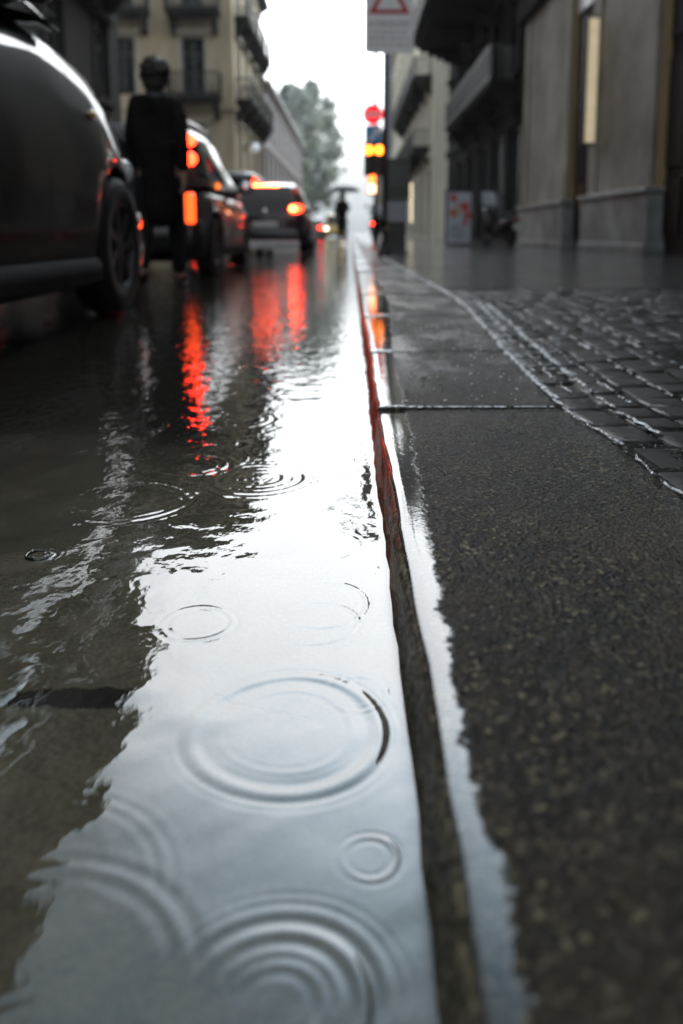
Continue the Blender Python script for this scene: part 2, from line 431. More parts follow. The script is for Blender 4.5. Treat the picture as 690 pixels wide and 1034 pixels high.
def build_kerb():
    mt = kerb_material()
    mb_v = []; mb_f = []
    segs = [-3.0] + JOINTS + [300.0]
    def prof(Y, xr):
        k = float(kerb_x(Y))
        pts = [(k - .001, -.06), (k, 0.0), (k + .0015, .03), (k + .003, .060), (k + .0042, .086), (k + .0056, .0935), (k + .0085, .0975), (k + .014, .0990), (k + .030, .0996)]
        n = 18
        for i in range(n):
            x = k + .05 + (xr - k - .05) * i / (n - 1)
            pts.append((x, .0998 + .0035 * i / n))
        pts += [(xr + .001, .096), (xr + .001, -.06)]
        return pts
    rs = random.Random(5)
    for s in range(len(segs) - 1):
        a, e = segs[s] + .0035, segs[s + 1] - .0035
        n = max(2, int((e - a) / (.012 if e < 2.5 and a > -1 else (.05 if e < 8 else .6)))) if a > -3.5 else 6
        n = min(n, 160)
        dz = rs.uniform(-.0012, .0012); dxs = rs.uniform(-.0008, .0008)
        first = len(mb_v); cnt = None
        for i in range(n + 1):
            Y = a + (e - a) * i / n
            endc = .003 if i in (0, n) else 0
            pr = prof(Y, bound_x(Y) - .006); cnt = len(pr)
            for j, (x, z) in enumerate(pr):
                jx = jz = 0
                if Y < 4 and 1 <= j <= 12:
                    q = .0011 * math.sin(Y * 57 + j * .6) + .0008 * math.sin(Y * 131 + j * 1.3) + rs.uniform(-.0007, .0007)
                    if j <= 4: jx = q
                    else: jz = rs.uniform(-.0002, .0002); jx = q * .6 if j < 8 else 0
                mb_v.append((x + jx + dxs, Y, z + jz + (dz - endc if z > .05 else 0)))
        for i in range(n):
            for j in range(cnt - 1):
                o = first + i * cnt + j; mb_f.append((o, o + 1, o + cnt + 1, o + cnt))
        mb_f.append(tuple(first + j for j in range(cnt))); mb_f.append(tuple(first + n * cnt + j for j in range(cnt - 1, -1, -1)))
    m = MB(); m.v = mb_v; m.f = mb_f
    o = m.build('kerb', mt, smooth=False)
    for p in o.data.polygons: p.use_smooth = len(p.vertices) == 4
    tag(o, 'low wet granite kerb with red reflections painted on its road face', 'kerb', kind='structure')
build_kerb()

# water lying in the joints and running along the slab edge
def runoff():
    m, t, b = new_mat('running_water'); p = t.pos()
    n1 = t.noise(p, 60, 4, .65, .6); n2 = t.noise(p, 22, 3)
    foam = t.ramp(t.math('ADD', t.math('MULTIPLY', n1, .5), t.math('ADD', t.math('MULTIPLY', t.noise(p, 230, 4, .7), .35), t.math('MULTIPLY', t.noise(p, 11, 3), .15))), [(.46, 0), (.53, .95)])
    t.link(t.mix(foam, (.015, .015, .015), (.75, .78, .80)), b.inputs['Base Color'])
    t.link(t.math('ADD', .05, t.math('MULTIPLY', foam, .4)), b.inputs['Roughness'])
    t.link(t.bump(t.math('ADD', n1, n2), .012, 1.0), b.inputs['Normal'])
    b.inputs['IOR'].default_value = 1.4
    mb = MB()
    def strip(pts, z):
        vs = []; fs = []
        for k, (x, y, wd) in enumerate(pts): vs += [(x - wd / 2, y, z), (x - wd * .1, y, z + .003), (x + wd / 2, y, z)]
        for k in range(len(pts) - 1):
            for j in (0, 1): o = k * 3 + j; fs.append((o, o + 1, o + 4, o + 3))
        mb.add(vs, fs)
    rs = random.Random(2)
    def line(y0, y1, step, off, wd, gap):
        y = y0; cur = []
        while y < y1:
            off += rs.uniform(-.0016, .0016)
            if rs.random() < gap and len(cur) > 1: strip(cur, .1035); cur = []
            elif rs.random() >= gap * .5:
                cur.append((bound_x(y) + off + rs.uniform(-.006, .006), y, wd * rs.uniform(.5, 1.1)))
            y += step
        if len(cur) > 1: strip(cur, .1035)
    line(1.58, 4.2, .012, .004, .015, .02); line(4.2, 12, .05, .004, .028, .01)
    line(.95, 1.56, .02, .004, .006, .16)
    line(1.9, 3.9, .03, .104, .020, .05); line(1.35, 1.9, .02, .104, .010, .2)
    line(2.0, 3.6, .03, .26, .013, .28); line(2.0, 3.4, .03, .42, .012, .35)
    line(2.8, 4.0, .03, .06, .022, .2); line(1.7, 3.2, .012, .055, .007, .35); line(1.6, 2.6, .012, .15, .006, .4); line(1.45, 2.2, .012, .27, .006, .4)
    for _ in range(26):
        y = rs.uniform(1.7, 4.2); x = bound_x(y) + rs.uniform(.005, .12); L_ = rs.uniform(.02, .07)
        strip([(x + L_ * q / 4, y + rs.uniform(-.01, .01), rs.uniform(.003, .012)) for q in range(5)], .1025)
    # the cross joint
    yj = JOINTS[0]; cur = []
    vs = []
    for k in range(60):
        x = .067 + .345 * k / 59; wd = .008 * rs.uniform(.5, 1.25) * (1 if k < 42 else .55)
        vs += [(x, yj - wd / 2, .1025), (x, yj, .1045), (x, yj + wd / 2, .1025)]
    fs = []
    for k in range(59):
        for j in (0, 1): o = k * 3 + j; fs.append((o, o + 1, o + 4, o + 3))
    mb.add(vs, fs)
    # loose beads and small pools on the slab beyond the joint
    for _ in range(150):
        y = rs.uniform(1.6, 3.0); x = rs.uniform(.09, .42); r = rs.uniform(.0018, .0045)
        mb.ell((x, y, .103), (r, r * 1.2, .0016), 7, 4)
    o = mb.build('runoff_water', m, smooth=True)
    tag(o, 'thin foaming rain runoff along the joints of the pavement', 'water', kind='stuff')
runoff()

# ================================================================== PAVEMENT RIGHT
def paving_material(name, wet_rough, bumpd, coat=.9):
    m, t, b = new_mat(name); p = t.pos()
    g1 = t.noise(p, 140, 4, .7); g2 = t.noise(p, 30, 4, .6); big = t.noise(p, 2.4, 4, .6); st = t.noise(t.mapping(p, (7, 3.5, 1)), 1.0, 1)
    col = t.ramp(t.math('ADD', t.math('MULTIPLY', g1, .5), t.math('MULTIPLY', st, .5)), [(.3, (.003, .0027, .0024)), (.5, (.008, .007, .0056)), (.72, (.024, .020, .015))])
    col = t.mix(t.ramp(big, [(.4, 0), (.7, .5)]), col, (.020, .019, .017))
    t.link(col, b.inputs['Base Color']); b.inputs['Roughness'].default_value = .7; b.inputs['Specular IOR Level'].default_value = .2
    b.inputs['Coat Weight'].default_value = coat; b.inputs['Coat IOR'].default_value = 1.36
    t.link(t.ramp(big, [(.35, wet_rough), (.65, wet_rough + .16)]), b.inputs['Coat Roughness'])
    t.link(t.bump(t.math('ADD', t.math('MULTIPLY', g2, 1.0), t.math('MULTIPLY', g1, .35)), bumpd), b.inputs['Coat Normal'])
    return m
PAVE_END = 4.95
def build_paving():
    mb = MB(); rs = random.Random(11)
    yy = -.6
    nrow = 0
    x_off = .010
    for ci in range(60):
        off0 = x_off; wd = rs.uniform(.070, .088); x_off += wd + .008
        y = -.8 + rs.uniform(0, .2)
        while y < PAVE_END - .1:
            L = rs.uniform(.08, .15); y1 = min(y + L, PAVE_END)
            if y1 - y > .045 and rs.random() > .05:
                dz = rs.uniform(-.0042, .0028); tx = rs.uniform(-.016, .016); ty = rs.uniform(-.012, .012)
                b0 = bound_x((y + y1) / 2)
                sh = (bound_x(y1) - bound_x(y)); 
                xa, xb = b0 + off0, b0 + off0 + wd
                cxm, cym = (xa + xb) / 2, (y + y1) / 2
                vs = []
                for (ins, z) in ((0, .07), (0, .0945), (.003, .0985), (.009, .1004), (.022, .1012)):
                    for px_, py_ in ((xa + ins, y + ins), (xb - ins, y + ins), (xb - ins, y1 - ins), (xa + ins, y1 - ins)):
                        jx = rs.uniform(-.006, .006) if z < .1 else rs.uniform(-.004, .004)
                        skew = sh * ((py_ - cym) / (y1 - y))
                        zz = z + dz + tx * (px_ - cxm) + ty * (py_ - cym) if z > .08 else z
                        vs.append((px_ + jx + skew, py_ + jx, zz))
                fs = []
                for k in range(4):
                    for i in range(4): fs.append((k * 4 + i, k * 4 + (i + 1) % 4, k * 4 + 4 + (i + 1) % 4, k * 4 + 4 + i))
                fs.append((16, 17, 18, 19))
                mb.add(vs, fs)
            y = y1 + .010
    o = mb.build('pavement', paving_material('wet_setts', .05, .0032, .42), smooth=True)
    o['kind'] = 'structure'; tag(o, 'wet dark stone setts laid in courses beside the kerb', 'pavement', kind='structure')
    # water between the setts
    m = MB(); vs = []; fs = []
    ys = np.linspace(-.8, PAVE_END, 60)
    for y in ys: vs += [(bound_x(y) + .002, y, .0972), (5.6, y, .0972)]
    for i in range(59): fs.append((i * 2, i * 2 + 1, i * 2 + 3, i * 2 + 2))
    m.add(vs, fs)
    mt, t, b = new_mat('joint_water'); p = t.pos()
    t.link(t.ramp(t.noise(p, 50), [(.3, (.008, .008, .008)), (.7, (.03, .028, .025))]), b.inputs['Base Color'])
    b.inputs['Roughness'].default_value = .04; b.inputs['IOR'].default_value = 1.36
    t.link(t.bump(t.noise(p, 45, 3), .008), b.inputs['Normal'])
    o = m.build('water', mt); tag(o, 'dark rain water standing between the stone setts', 'water', kind='structure')
    # smooth wet footway further on
    m = MB(); vs = []; fs = []
    ys = [PAVE_END + .012] + list(np.linspace(5.2, 16, 40)) + [20, 30, 50, 80, 140, 300]
    for y in ys: vs += [(bound_x(y) + .004, y, .1005), (5.9, y, .1005)]
    for i in range(len(ys) - 1): fs.append((i * 2, i * 2 + 1, i * 2 + 3, i * 2 + 2))
    m.add(vs, fs)
    o = m.build('footpath', paving_material('wet_footway', .02, .0014)); tag(o, 'smooth wet footway mirroring the stone piers', 'footpath', kind='structure')
    m = MB(); m.box(2.6, 5.0, PAVE_END + .9, PAVE_END + .94, .098, .106)
    o = m.build('footpath', pmat('pale_joint', (.4, .4, .4), .2, coat=1)); tag(o, 'pale drip line across the wet footway', 'footpath', kind='structure')
build_paving()
# base under the setts and joints
m = MB(); m.box(.06, 6.2, -3, 300, -.05, .088)
tag(m.build('pavement_base', pmat('bedding', (.02, .019, .017), .6)), 'dark bedding under the pavement stones', 'pavement', kind='structure')
# left pavement
m = MB(); m.box(-12, -4.2, -20, 25.5, -.05, .12); m.box(-12, -4.2, 39, 300, -.05, .12)
tag(m.build('pavement', pmat('left_pavement', (.10, .098, .092), .25, coat=.6, bump=.004), bevel=.02), 'wet grey pavement along the buildings across the road', 'pavement', kind='structure')

# ================================================================== BUILDINGS
STONE = dict(
    beige=pmat('beige_stone', (.40, .32, .21), .85, var=.26, scale=1.6, bump=.01, bscale=14, streak=True),
    grey=pmat('grey_stone', (.27, .24, .19), .8, var=.42, scale=.7, bump=.010, bscale=9),
    ochre=pmat('ochre_stone', (.34, .24, .12), .8, var=.25, scale=1.8, bump=.006, bscale=18, streak=True),
    plinth=pmat('plinth_stone', (.20, .205, .195), .5, var=.55, scale=1.5, bump=.012, bscale=12),
    dark=pmat('dark_stone', (.026, .022, .019), .9, spec=.08, var=.3, scale=1.5, bump=.01, bscale=12, streak=True),
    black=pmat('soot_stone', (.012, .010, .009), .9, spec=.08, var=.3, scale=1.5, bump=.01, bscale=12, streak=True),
    pink=pmat('pale_render', (.50, .46, .45), .85, var=.12, scale=1.2, streak=True),
    cream=pmat('cream_render', (.68, .64, .52), .85, var=.14, scale=1.2, streak=True),
    trim=pmat('trim_stone', (.42, .38, .30), .8, var=.16, scale=2.5),
    ledge=pmat('white_ledge', (.48, .48, .47), .6, var=.1, scale=2))
IRON = pmat('black_iron', (.012, .012, .013), .45, metal=.3, var=.2)
WOOD = pmat('dark_wood', (.016, .010, .008), .6, spec=.15, var=.3, scale=9, streak=True)
PANE = glass_mat('window_glass'); FRAME = pmat('window_frame_paint', (.06, .055, .05), .5)
ROOF = pmat('slate_roof', (.06, .06, .065), .6, var=.3, scale=5)

def wall_grid(mb, org, ux, L, H, holes, depth=.28, z0=0.0):
    """facade sheet with real openings and reveals: org lower left corner seen from outside, ux along it; inward normal = ux rotated left"""
    ux = Vector(ux).normalized(); inn = Vector((-ux.y, ux.x, 0)); org = Vector(org)
    xs = sorted({0, L} | {h[0] for h in holes} | {h[1] for h in holes}); zs = sorted({z0, H} | {h[2] for h in holes} | {h[3] for h in holes})
    P = lambda a, z, d=0.0: org + ux * a + inn * d + Vector((0, 0, z))
    for i in range(len(xs) - 1):
        for j in range(len(zs) - 1):
            cx_, cz = (xs[i] + xs[i + 1]) / 2, (zs[j] + zs[j + 1]) / 2
            if any(h[0] < cx_ < h[1] and h[2] < cz < h[3] for h in holes): continue
            mb.add([P(xs[i], zs[j]), P(xs[i + 1], zs[j]), P(xs[i + 1], zs[j + 1]), P(xs[i], zs[j + 1])], [(0, 1, 2, 3)])
    for a, b, c0, d0 in [h[:4] for h in holes]:
        for q in (((a, c0), (b, c0)), ((b, c0), (b, d0)), ((b, d0), (a, d0)), ((a, d0), (a, c0))):
            mb.add([P(*q[0]), P(*q[1]), P(*q[1], depth), P(*q[0], depth)], [(0, 1, 2, 3)])
    return P

def window_part(parent, P, h, depth=.2, frame=FRAME, pane=PANE, name='window', bars=True):
    a, b, c0, d0 = h[:4]; fw = .07
    m = MB()
    def bx(x0, x1, z0, z1, t0, t1):
        vs = [P(x, z, t) for t in (t0, t1) for z in (z0, z1) for x in (x0, x1)]
        m.add(vs, [(0, 1, 3, 2), (4, 6, 7, 5), (0, 4, 5, 1), (2, 3, 7, 6), (0, 2, 6, 4), (1, 5, 7, 3)])
    e = .004
    bx(a + e, a + fw, c0 + e, d0 - e, depth - .06, depth); bx(b - fw, b - e, c0 + e, d0 - e, depth - .06, depth)
    bx(a + fw, b - fw, c0 + e, c0 + fw, depth - .06, depth); bx(a + fw, b - fw, d0 - fw, d0 - e, depth - .06, depth)
    if bars:
        mx = (a + b) / 2; bx(mx - .04, mx + .04, c0 + fw, d0 - fw, depth - .055, depth - .005)
        mz = c0 + (d0 - c0) * .72; bx(a + fw, mx - .04, mz - .03, mz + .03, depth - .05, depth - .01); bx(mx + .04, b - fw, mz - .03, mz + .03, depth - .05, depth - .01)
    f = m.build(name, frame, parent)
    m = MB(); m.add([P(a + .03, c0 + .03, depth - .02), P(b - .03, c0 + .03, depth - .02), P(b - .03, d0 - .03, depth - .02), P(a + .03, d0 - .03, depth - .02)], [(0, 1, 2, 3)])
    m.build('pane', pane, f)
    return f

def P_box(m, P, x0, x1, z0, z1, t0, t1):
    vs = [P(x, z, t) for t in (t0, t1) for z in (z0, z1) for x in (x0, x1)]
    m.add(vs, [(0, 1, 3, 2), (4, 6, 7, 5), (0, 4, 5, 1), (2, 3, 7, 6), (0, 2, 6, 4), (1, 5, 7, 3)])

def balcony_part(parent, P, x0, x1, z, proj=1.0, slab=STONE['trim'], solid=False, rail=IRON):
    m = MB(); P_box(m, P, x0, x1, z - .18, z, -proj, -.003); P_box(m, P, x0 + .06, x1 - .06, z - .30, z - .183, -proj * .85, -.003)
    b = m.build('balcony', slab, parent)
    n = max(2, int((x1 - x0) / (1.4 if x1 - x0 < 8 else 3.6)) + 1)
    for k in range(n):
        m = MB(); x = x0 + .25 + (x1 - x0 - .5) * k / (n - 1)
        for q in range(5):
            d = proj * .8 * (1 - q / 5); P_box(m, P, x - .10, x + .10, z - .303 - .16 * (q + 1), z - .303 - .16 * q, -d, -.003)
        m.build('bracket', slab, b)
    m = MB(); H = 1.0
    P_box(m, P, x0, x1, z + H - .06, z + H, -proj, -proj + .06); P_box(m, P, x0, x1, z + .06, z + .10, -proj + .01, -proj + .05)
    for xx in (x0, x1 - .06): P_box(m, P, xx, xx + .06, z + H - .06, z + H, -proj + .063, -.003)
    k = x0
    while k < x1 - .02:
        P_box(m, P, k, k + .035, z + .003, z + H - .063, -proj + .012, -proj + .045); k += .13
    d = -proj + .1
    while d < -.05:
        for xx in (x0 + .01, x1 - .045): P_box(m, P, xx, xx + .03, z + .003, z + H - .063, d, d + .03)
        d += .13
    if solid:
        P_box(m, P, x0 + .02, x1 - .02, z + .1, z + .82, -proj + .052, -proj + .07)
    m.build('railing', rail, b)
    return b

def surround(parent, P, h, mat, sill=True):
    a, b, c0, d0 = h[:4]; m = MB(); w_ = .16
    P_box(m, P, a - w_, a - .003, c0, d0 + w_, -.07, -.003); P_box(m, P, b + .003, b + w_, c0, d0 + w_, -.07, -.003)
    P_box(m, P, a - .003, b + .003, d0 + .003, d0 + w_, -.07, -.003)
    P_box(m, P, a - w_ - .1, b + w_ + .1, d0 + w_ + .003, d0 + w_ + .14, -.22, -.003)
    if sill: P_box(m, P, a - w_ - .08, b + w_ + .08, c0 - .16, c0 - .003, -.18, -.003)
    return m.build('window_surround', mat, parent)

def cornice(parent, P, x0, x1, z, proj, mat, h=.7):
    m = MB()
    for k, (pr, a, b) in enumerate(((.35, 0, .3), (.62, .303, .5), (1.0, .503, .75), (.9, .753, 1.0))):
        P_box(m, P, x0 - pr * proj, x1 + pr * proj, z + a * h, z + b * h, -pr * proj, -.003)
    k = x0 + .2
    while k < x1:
        P_box(m, P, k, k + .22, z + .10 * h, z + .29 * h, -.6 * proj, -.36 * proj); k += .6
    return m.build('cornice', mat, parent)

def building(name, label, P_list, mats, roof_h=0.0):
    pass

# ---- corner building across the road (faces us and the street)
def corner_building():
    X0, Y0, Y1, H = -5.6, 39.5, 52.0, 14.0
    e = empty('corner_building', (X0, Y0, 0), 'beige stone corner building with iron balconies across the road behind the dark cars', 'building')
    W = MB()
    # face towards the camera, from x=-17 to x=-5.6 ; local coordinates relative to the empty
    hs = []
    for z in (.4, 4.3, 7.0, 10.9):
        pass
    cols = [(-7.85, -6.75), (-11.2, -10.1), (-14.4, -13.3)]
    cols = [(a - .2, b - .2) for a, b in cols]
    L1 = 11.4
    holes = []
    for a, b in cols:
        a2, b2 = a + 17.0, b + 17.0
        holes += [(a2, b2, 3.3 + .0, 5.6), (a2, b2, 7.05, 9.7), (a2, b2, 10.95, 13.3)]
    holes += [(1.2, 3.6, .2, 2.9), (4.6, 7.0, .2, 2.9), (8.2, 10.6, .2, 2.9)]
    P1 = wall_grid(W, (-11.4, 0, 0), (1, 0, 0), L1, H, holes)
    h2 = []
    for k in range(4):
        y = 1.2 + k * 3.0
        h2 += [(y, y + 1.1, 3.3, 5.6), (y, y + 1.1, 7.05, 9.7), (y, y + 1.1, 10.95, 13.3), (y - .3, y + 1.5, .2, 2.9)]
    P2 = wall_grid(W, (0, 0, 0), (0, 1, 0), Y1 - Y0, H, h2)
    W.add([(-11.4, 12.5, 0), (0, 12.5, 0), (0, 12.5, H), (-11.4, 12.5, H)], [(0, 1, 2, 3)])
    W.add([(-11.4, 0, H - .01), (0, 0, H - .01), (0, 12.5, H - .01), (-11.4, 12.5, H - .01)], [(0, 1, 2, 3)])
    # horizontal string courses
    for z in (2.95, 6.3):
        P_box(W, P1, -.05, L1 + .12, z, z + .28, -.12, -.004); P_box(W, P2, .0, 12.5, z, z + .28, -.12, -.004)
    W.build('wall', STONE['beige'], e)
    for P, hh in ((P1, holes), (P2, h2)):
        for h in hh:
            window_part(e, P, h)
            if h[2] > 3: surround(e, P, h, STONE['trim'], h[2] < 6)
        back = MB()
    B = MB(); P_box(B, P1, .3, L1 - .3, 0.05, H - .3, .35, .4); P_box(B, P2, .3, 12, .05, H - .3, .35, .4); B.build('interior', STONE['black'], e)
    balcony_part(e, P1, 8.35, 10.85, 6.95, 1.0, STONE['dark']); balcony_part(e, P1, 8.35, 10.85, 10.85, 1.0, STONE['dark'])
    balcony_part(e, P1, 4.95, 7.5, 10.85, 1.0, STONE['dark'])
    for k in (0, 1, 2, 3):
        y = 1.2 + k * 3.0
        balcony_part(e, P2, y - .6, y + 1.7, 6.95, .8, STONE['dark']); balcony_part(e, P2, y - .6, y + 1.7, 10.85, .7, STONE['dark'])
    cornice(e, P2, .0, 12.5, H, .55, STONE['dark'], .7)
    cornice(e, P1, .0, L1 - .6, H, .55, STONE['dark'], .7)
    m = MB(); m.prism([(-11.6, H + .7), (.2, H + .7), (-1.8, H + 2.2), (-9.5, H + 2.2)], -.2, 12.7); m.build('roof', ROOF, e)
corner_building()

def row_building(name, label, org, ux, L, H, wall, floors, bay, ww, wh, trim, cor=.5, roof=True, depth=9.0, gap=1.2, ground_mat=None, balc=(), gh=3.4):
    ux = Vector(ux); e = empty(name, org, label, 'building')
    W = MB(); holes = []; n = max(1, int(L / bay))
    for k in range(n):
        a = (k + .5) * L / n - ww / 2
        for fz in floors: holes.append((a, a + ww, fz, fz + wh))
        holes.append((a - .4, a + ww + .4, .15, gh - .5))
    P = wall_grid(W, (0, 0, 0), ux, L, H, holes)
    inn = Vector((-ux.y, ux.x, 0))
    for s in (0, L):
        W.add([P(s, 0), P(s, 0, depth), P(s, H, depth), P(s, H)], [(0, 1, 2, 3)])
    W.add([P(0, H), P(L, H), P(L, H, depth), P(0, H, depth)], [(0, 1, 2, 3)])
    P_box(W, P, 0.003, L - .003, gh, gh + .3, -.14, -.004)
    W.build('wall', wall, e)
    for h in holes:
        window_part(e, P, h, bars=h[2] > 1)
        if h[2] > 1: surround(e, P, h, trim)
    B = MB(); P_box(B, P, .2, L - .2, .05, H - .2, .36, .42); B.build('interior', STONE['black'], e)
    for (a, b, z, pr, so) in balc: balcony_part(e, P, a, b, z, pr, STONE['dark'], so)
    if cor: cornice(e, P, 0, L, H, cor, trim, .6)
    if roof:
        m = MB(); rh = 1.6
        vs = [P(0, H + .6, -.2), P(L, H + .6, -.2), P(L, H + .6 + rh, 2.2), P(0, H + .6 + rh, 2.2), P(L, H + .6 + rh, depth), P(0, H + .6 + rh, depth), P(0, H + .6, depth), P(L, H + .6, depth)]
        m.add(vs, [(0, 1, 2, 3), (3, 2, 4, 5), (5, 4, 7, 6), (0, 3, 5, 6), (1, 7, 4, 2), (0, 6, 7, 1)]); m.build('roof', ROOF, e)
    return e, P

row_building('terrace_building', 'pale pinkish terrace with slate roof beyond the beige corner building', (-5.5, 53.0, 0), (0, 1, 0), 40, 9.6, STONE['pink'], (3.9, 6.9), 3.3, 1.1, 1.8, STONE['pink'], .45)
e, P = row_building('terrace_building', 'hazy grey terrace at the far end behind the street trees', (-11.5, 97.0, 0), (0, 1, 0), 60, 11, STONE['grey'], (4, 7.4), 5.0, 1.2, 2.0, STONE['grey'], .4)
e, P = row_building('apartment_building', 'dark sooty building beside the near parked car with an added pale ledge', (-7.0, -8.0, 0), (0, 1, 0), 33, 13.0, STONE['dark'], (4.2, 9.9), 3.6, 1.2, 2.0, STONE['dark'], .6,
                    balc=((25.5, 32.0, 7.6, 1.0, True),))
m = MB(); P_box(m, P, 0, 33, 8.9, 9.15, -.75, -.004); m.build('added_ledge', STONE['ledge'], e)  # unseen pale ledge added for its streak of reflection in the water

# ---- right side: stone building with big piers
def pier_building():
    X = 5.0
    e = empty('stone_building', (X, 14, .1), 'grey stone building with tall piers and dark doorways on the right', 'building')
    E = Vector((X, 14, .1))
    L = lambda x, y, z: (x - E.x, y - E.y, z - E.z)
    def bx(m, x0, x1, y0, y1, z0, z1): m.box(x0 - E.x, x1 - E.x, y0 - E.y, y1 - E.y, z0 - E.z, z1 - E.z)
    spans = [(13.25, 16.9), (18.5, 23.3), (4.0, 8.2), (-6, -.5)]
    for (a, b) in spans:
        m = MB(); bx(m, X, X + .75, a, b, 1.15, 6.4)
        # panel mouldings on the street face
        bx(m, X - .05, X - .003, a + .05, a + .55, 1.21, 6.4); bx(m, X - .05, X - .003, b - .55, b - .05, 1.21, 6.4)
        p = m.build('pier', STONE['grey'], e, bevel=.015)
        m = MB(); bx(m, X + .003, X + .74, a - .05, a - .003, 1.21, 6.4); m.build('reveal', STONE['ochre'], p)
        m = MB(); bx(m, X - .14, X + .8, a - .10, b + .06, .1, 1.10); bx(m, X - .18, X + .8, a - .14, b + .10, .1, .26)
        bx(m, X - .19, X + .8, a - .15, b + .11, 1.103, 1.20)
        m.build('plinth', STONE['plinth'], p, bevel=.02)
    # openings: deep portals with wooden doors
    for (a, b) in ((8.2, 13.25), (16.9, 18.5), (-.5, 4.0)):
        m = MB(); bx(m, X + .16, X + .26, a + .004, b - .004, .1, 6.4)
        n = max(2, int((b - a) / .8))
        for k in range(n):
            y0 = a + (b - a) * k / n; y1 = a + (b - a) * (k + 1) / n
            for z0, z1 in ((.4, 1.3), (1.5, 3.2), (3.5, 5.2)): bx(m, X + .12, X + .157, y0 + .1, y1 - .1, z0, z1)
        d = m.build('door', WOOD, e)
        m = MB(); m.tube([L(X + .09, (a + b) / 2 + .1, 1.0), L(X + .09, (a + b) / 2 + .1, 1.5)], .018, 8); m.build('handle', pmat('brass', (.4, .3, .12), .3, metal=1), d)
    # wall above
    W = MB(); holes = []
    for k in range(6):
        a = 2.0 + k * 4.6; holes += [(a, a + 1.3, 7.7, 10.1), (a, a + 1.3, 11.4, 13.8), (a, a + 1.3, 15.1, 16.9)]
    P = wall_grid(W, (X - E.x, 23.8 - E.y, -E.z), (0, -1, 0), 29.8, 18.0, holes, z0=6.4)
    W.add([P(0, 0), P(0, 18), P(0, 18, 9), P(0, 0, 9)], [(0, 1, 2, 3)])
    W.add([P(0, 18), P(29.8, 18), P(29.8, 18, 9), P(0, 18, 9)], [(0, 1, 2, 3)])
    W.add([P(0, 6.4), P(29.8, 6.4), P(29.8, 6.4, 1.1), P(0, 6.4, 1.1)], [(0, 1, 2, 3)])
    P_box(W, P, .01, 29.8, 6.3, 6.8, -.22, -.004)
    W.build('wall', STONE['dark'], e)
    for h in holes: window_part(e, P, h); surround(e, P, h, STONE['dark'])
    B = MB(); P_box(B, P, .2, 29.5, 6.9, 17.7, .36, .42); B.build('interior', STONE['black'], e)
    cornice(e, P, 0, 29.8, 17.8, .8, STONE['dark'], .8)
    m = MB(); bx(m, X + .08, X + .117, 16.95, 18.45, 5.25, 6.1); m.build('transom', pmat('frosted_transom', (.7, .71, .72), .3), e)
    return e
pier_building()
# lit vertical box sign at the doorway
s = empty('light_box', (4.83, 16.45, 2.2), 'tall cream glowing sign box fixed beside the narrow dark doorway', 'sign')
m = MB(); m.box(-.16, .16, -.06, .06, 0, 2.5); m.build('case', IRON, s, bevel=.02)
m = MB(); m.box(-.10, .10, -.075, -.063, .05, 2.45); m.build('lit_panel', pmat('cream_light', (.8, .72, .5), .4, emit=(1, .80, .50), es=.14), s)
m = MB(); m.box(.16, .21, -.03, .03, .3, .36); m.box(.16, .21, -.03, .03, 2.1, 2.16); m.build('bracket', IRON, s)

e, P = row_building('balcony_building', 'dark building with deep iron balconies over the right pavement', (5.15, 42.5, .1), (0, -1, 0), 18.6, 18.2, STONE['black'], (5.2, 9.6, 13.6), 3.1, 1.3, 2.4, STONE['black'], .9, gh=4.2,
                    balc=((6.0, 17.5, 5.0, .9, False), (3.5, 17.5, 9.2, 2.3, True), (2, 17, 13.4, 1.8, True)), roof=False)
e, P = row_building('arcade_building', 'pale cream building with arched doorways beyond the dark balconies', (4.7, 100, .1), (0, -1, 0), 54, 18, STONE['cream'], (5.6, 9.6, 13.4), 4.5, 1.3, 2.3, STONE['cream'], .6, gh=4.6,
                    balc=((30, 53, 9.3, 1.1, True), (34, 52, 5.4, 1.0, False)))
row_building('terrace_building', 'faint pale terrace closing the right side of the street far away', (5.5, 170, .1), (0, -1, 0), 62, 16, STONE['grey'], (5, 9, 12.6), 6.2, 1.5, 2.3, STONE['grey'], .5)
# lit shop strip
s = empty('shop_light', (4.35, 57, 1.1), 'warm lit strip of shop window lights at the foot of the pale arcade', 'light')
m = MB(); m.box(-.12, .12, -.05, .1, 0, 2.9); m.build('housing', FRAME, s)
m = MB()
for k in range(7): m.ell((0, -.08, .25 + k * .4), (.10, .05, .17), 12, 8)
m.build('bulb', pmat('warm_bulb', (.9, .8, .6), .4, emit=(1, .82, .55), es=.6), s, smooth=True)

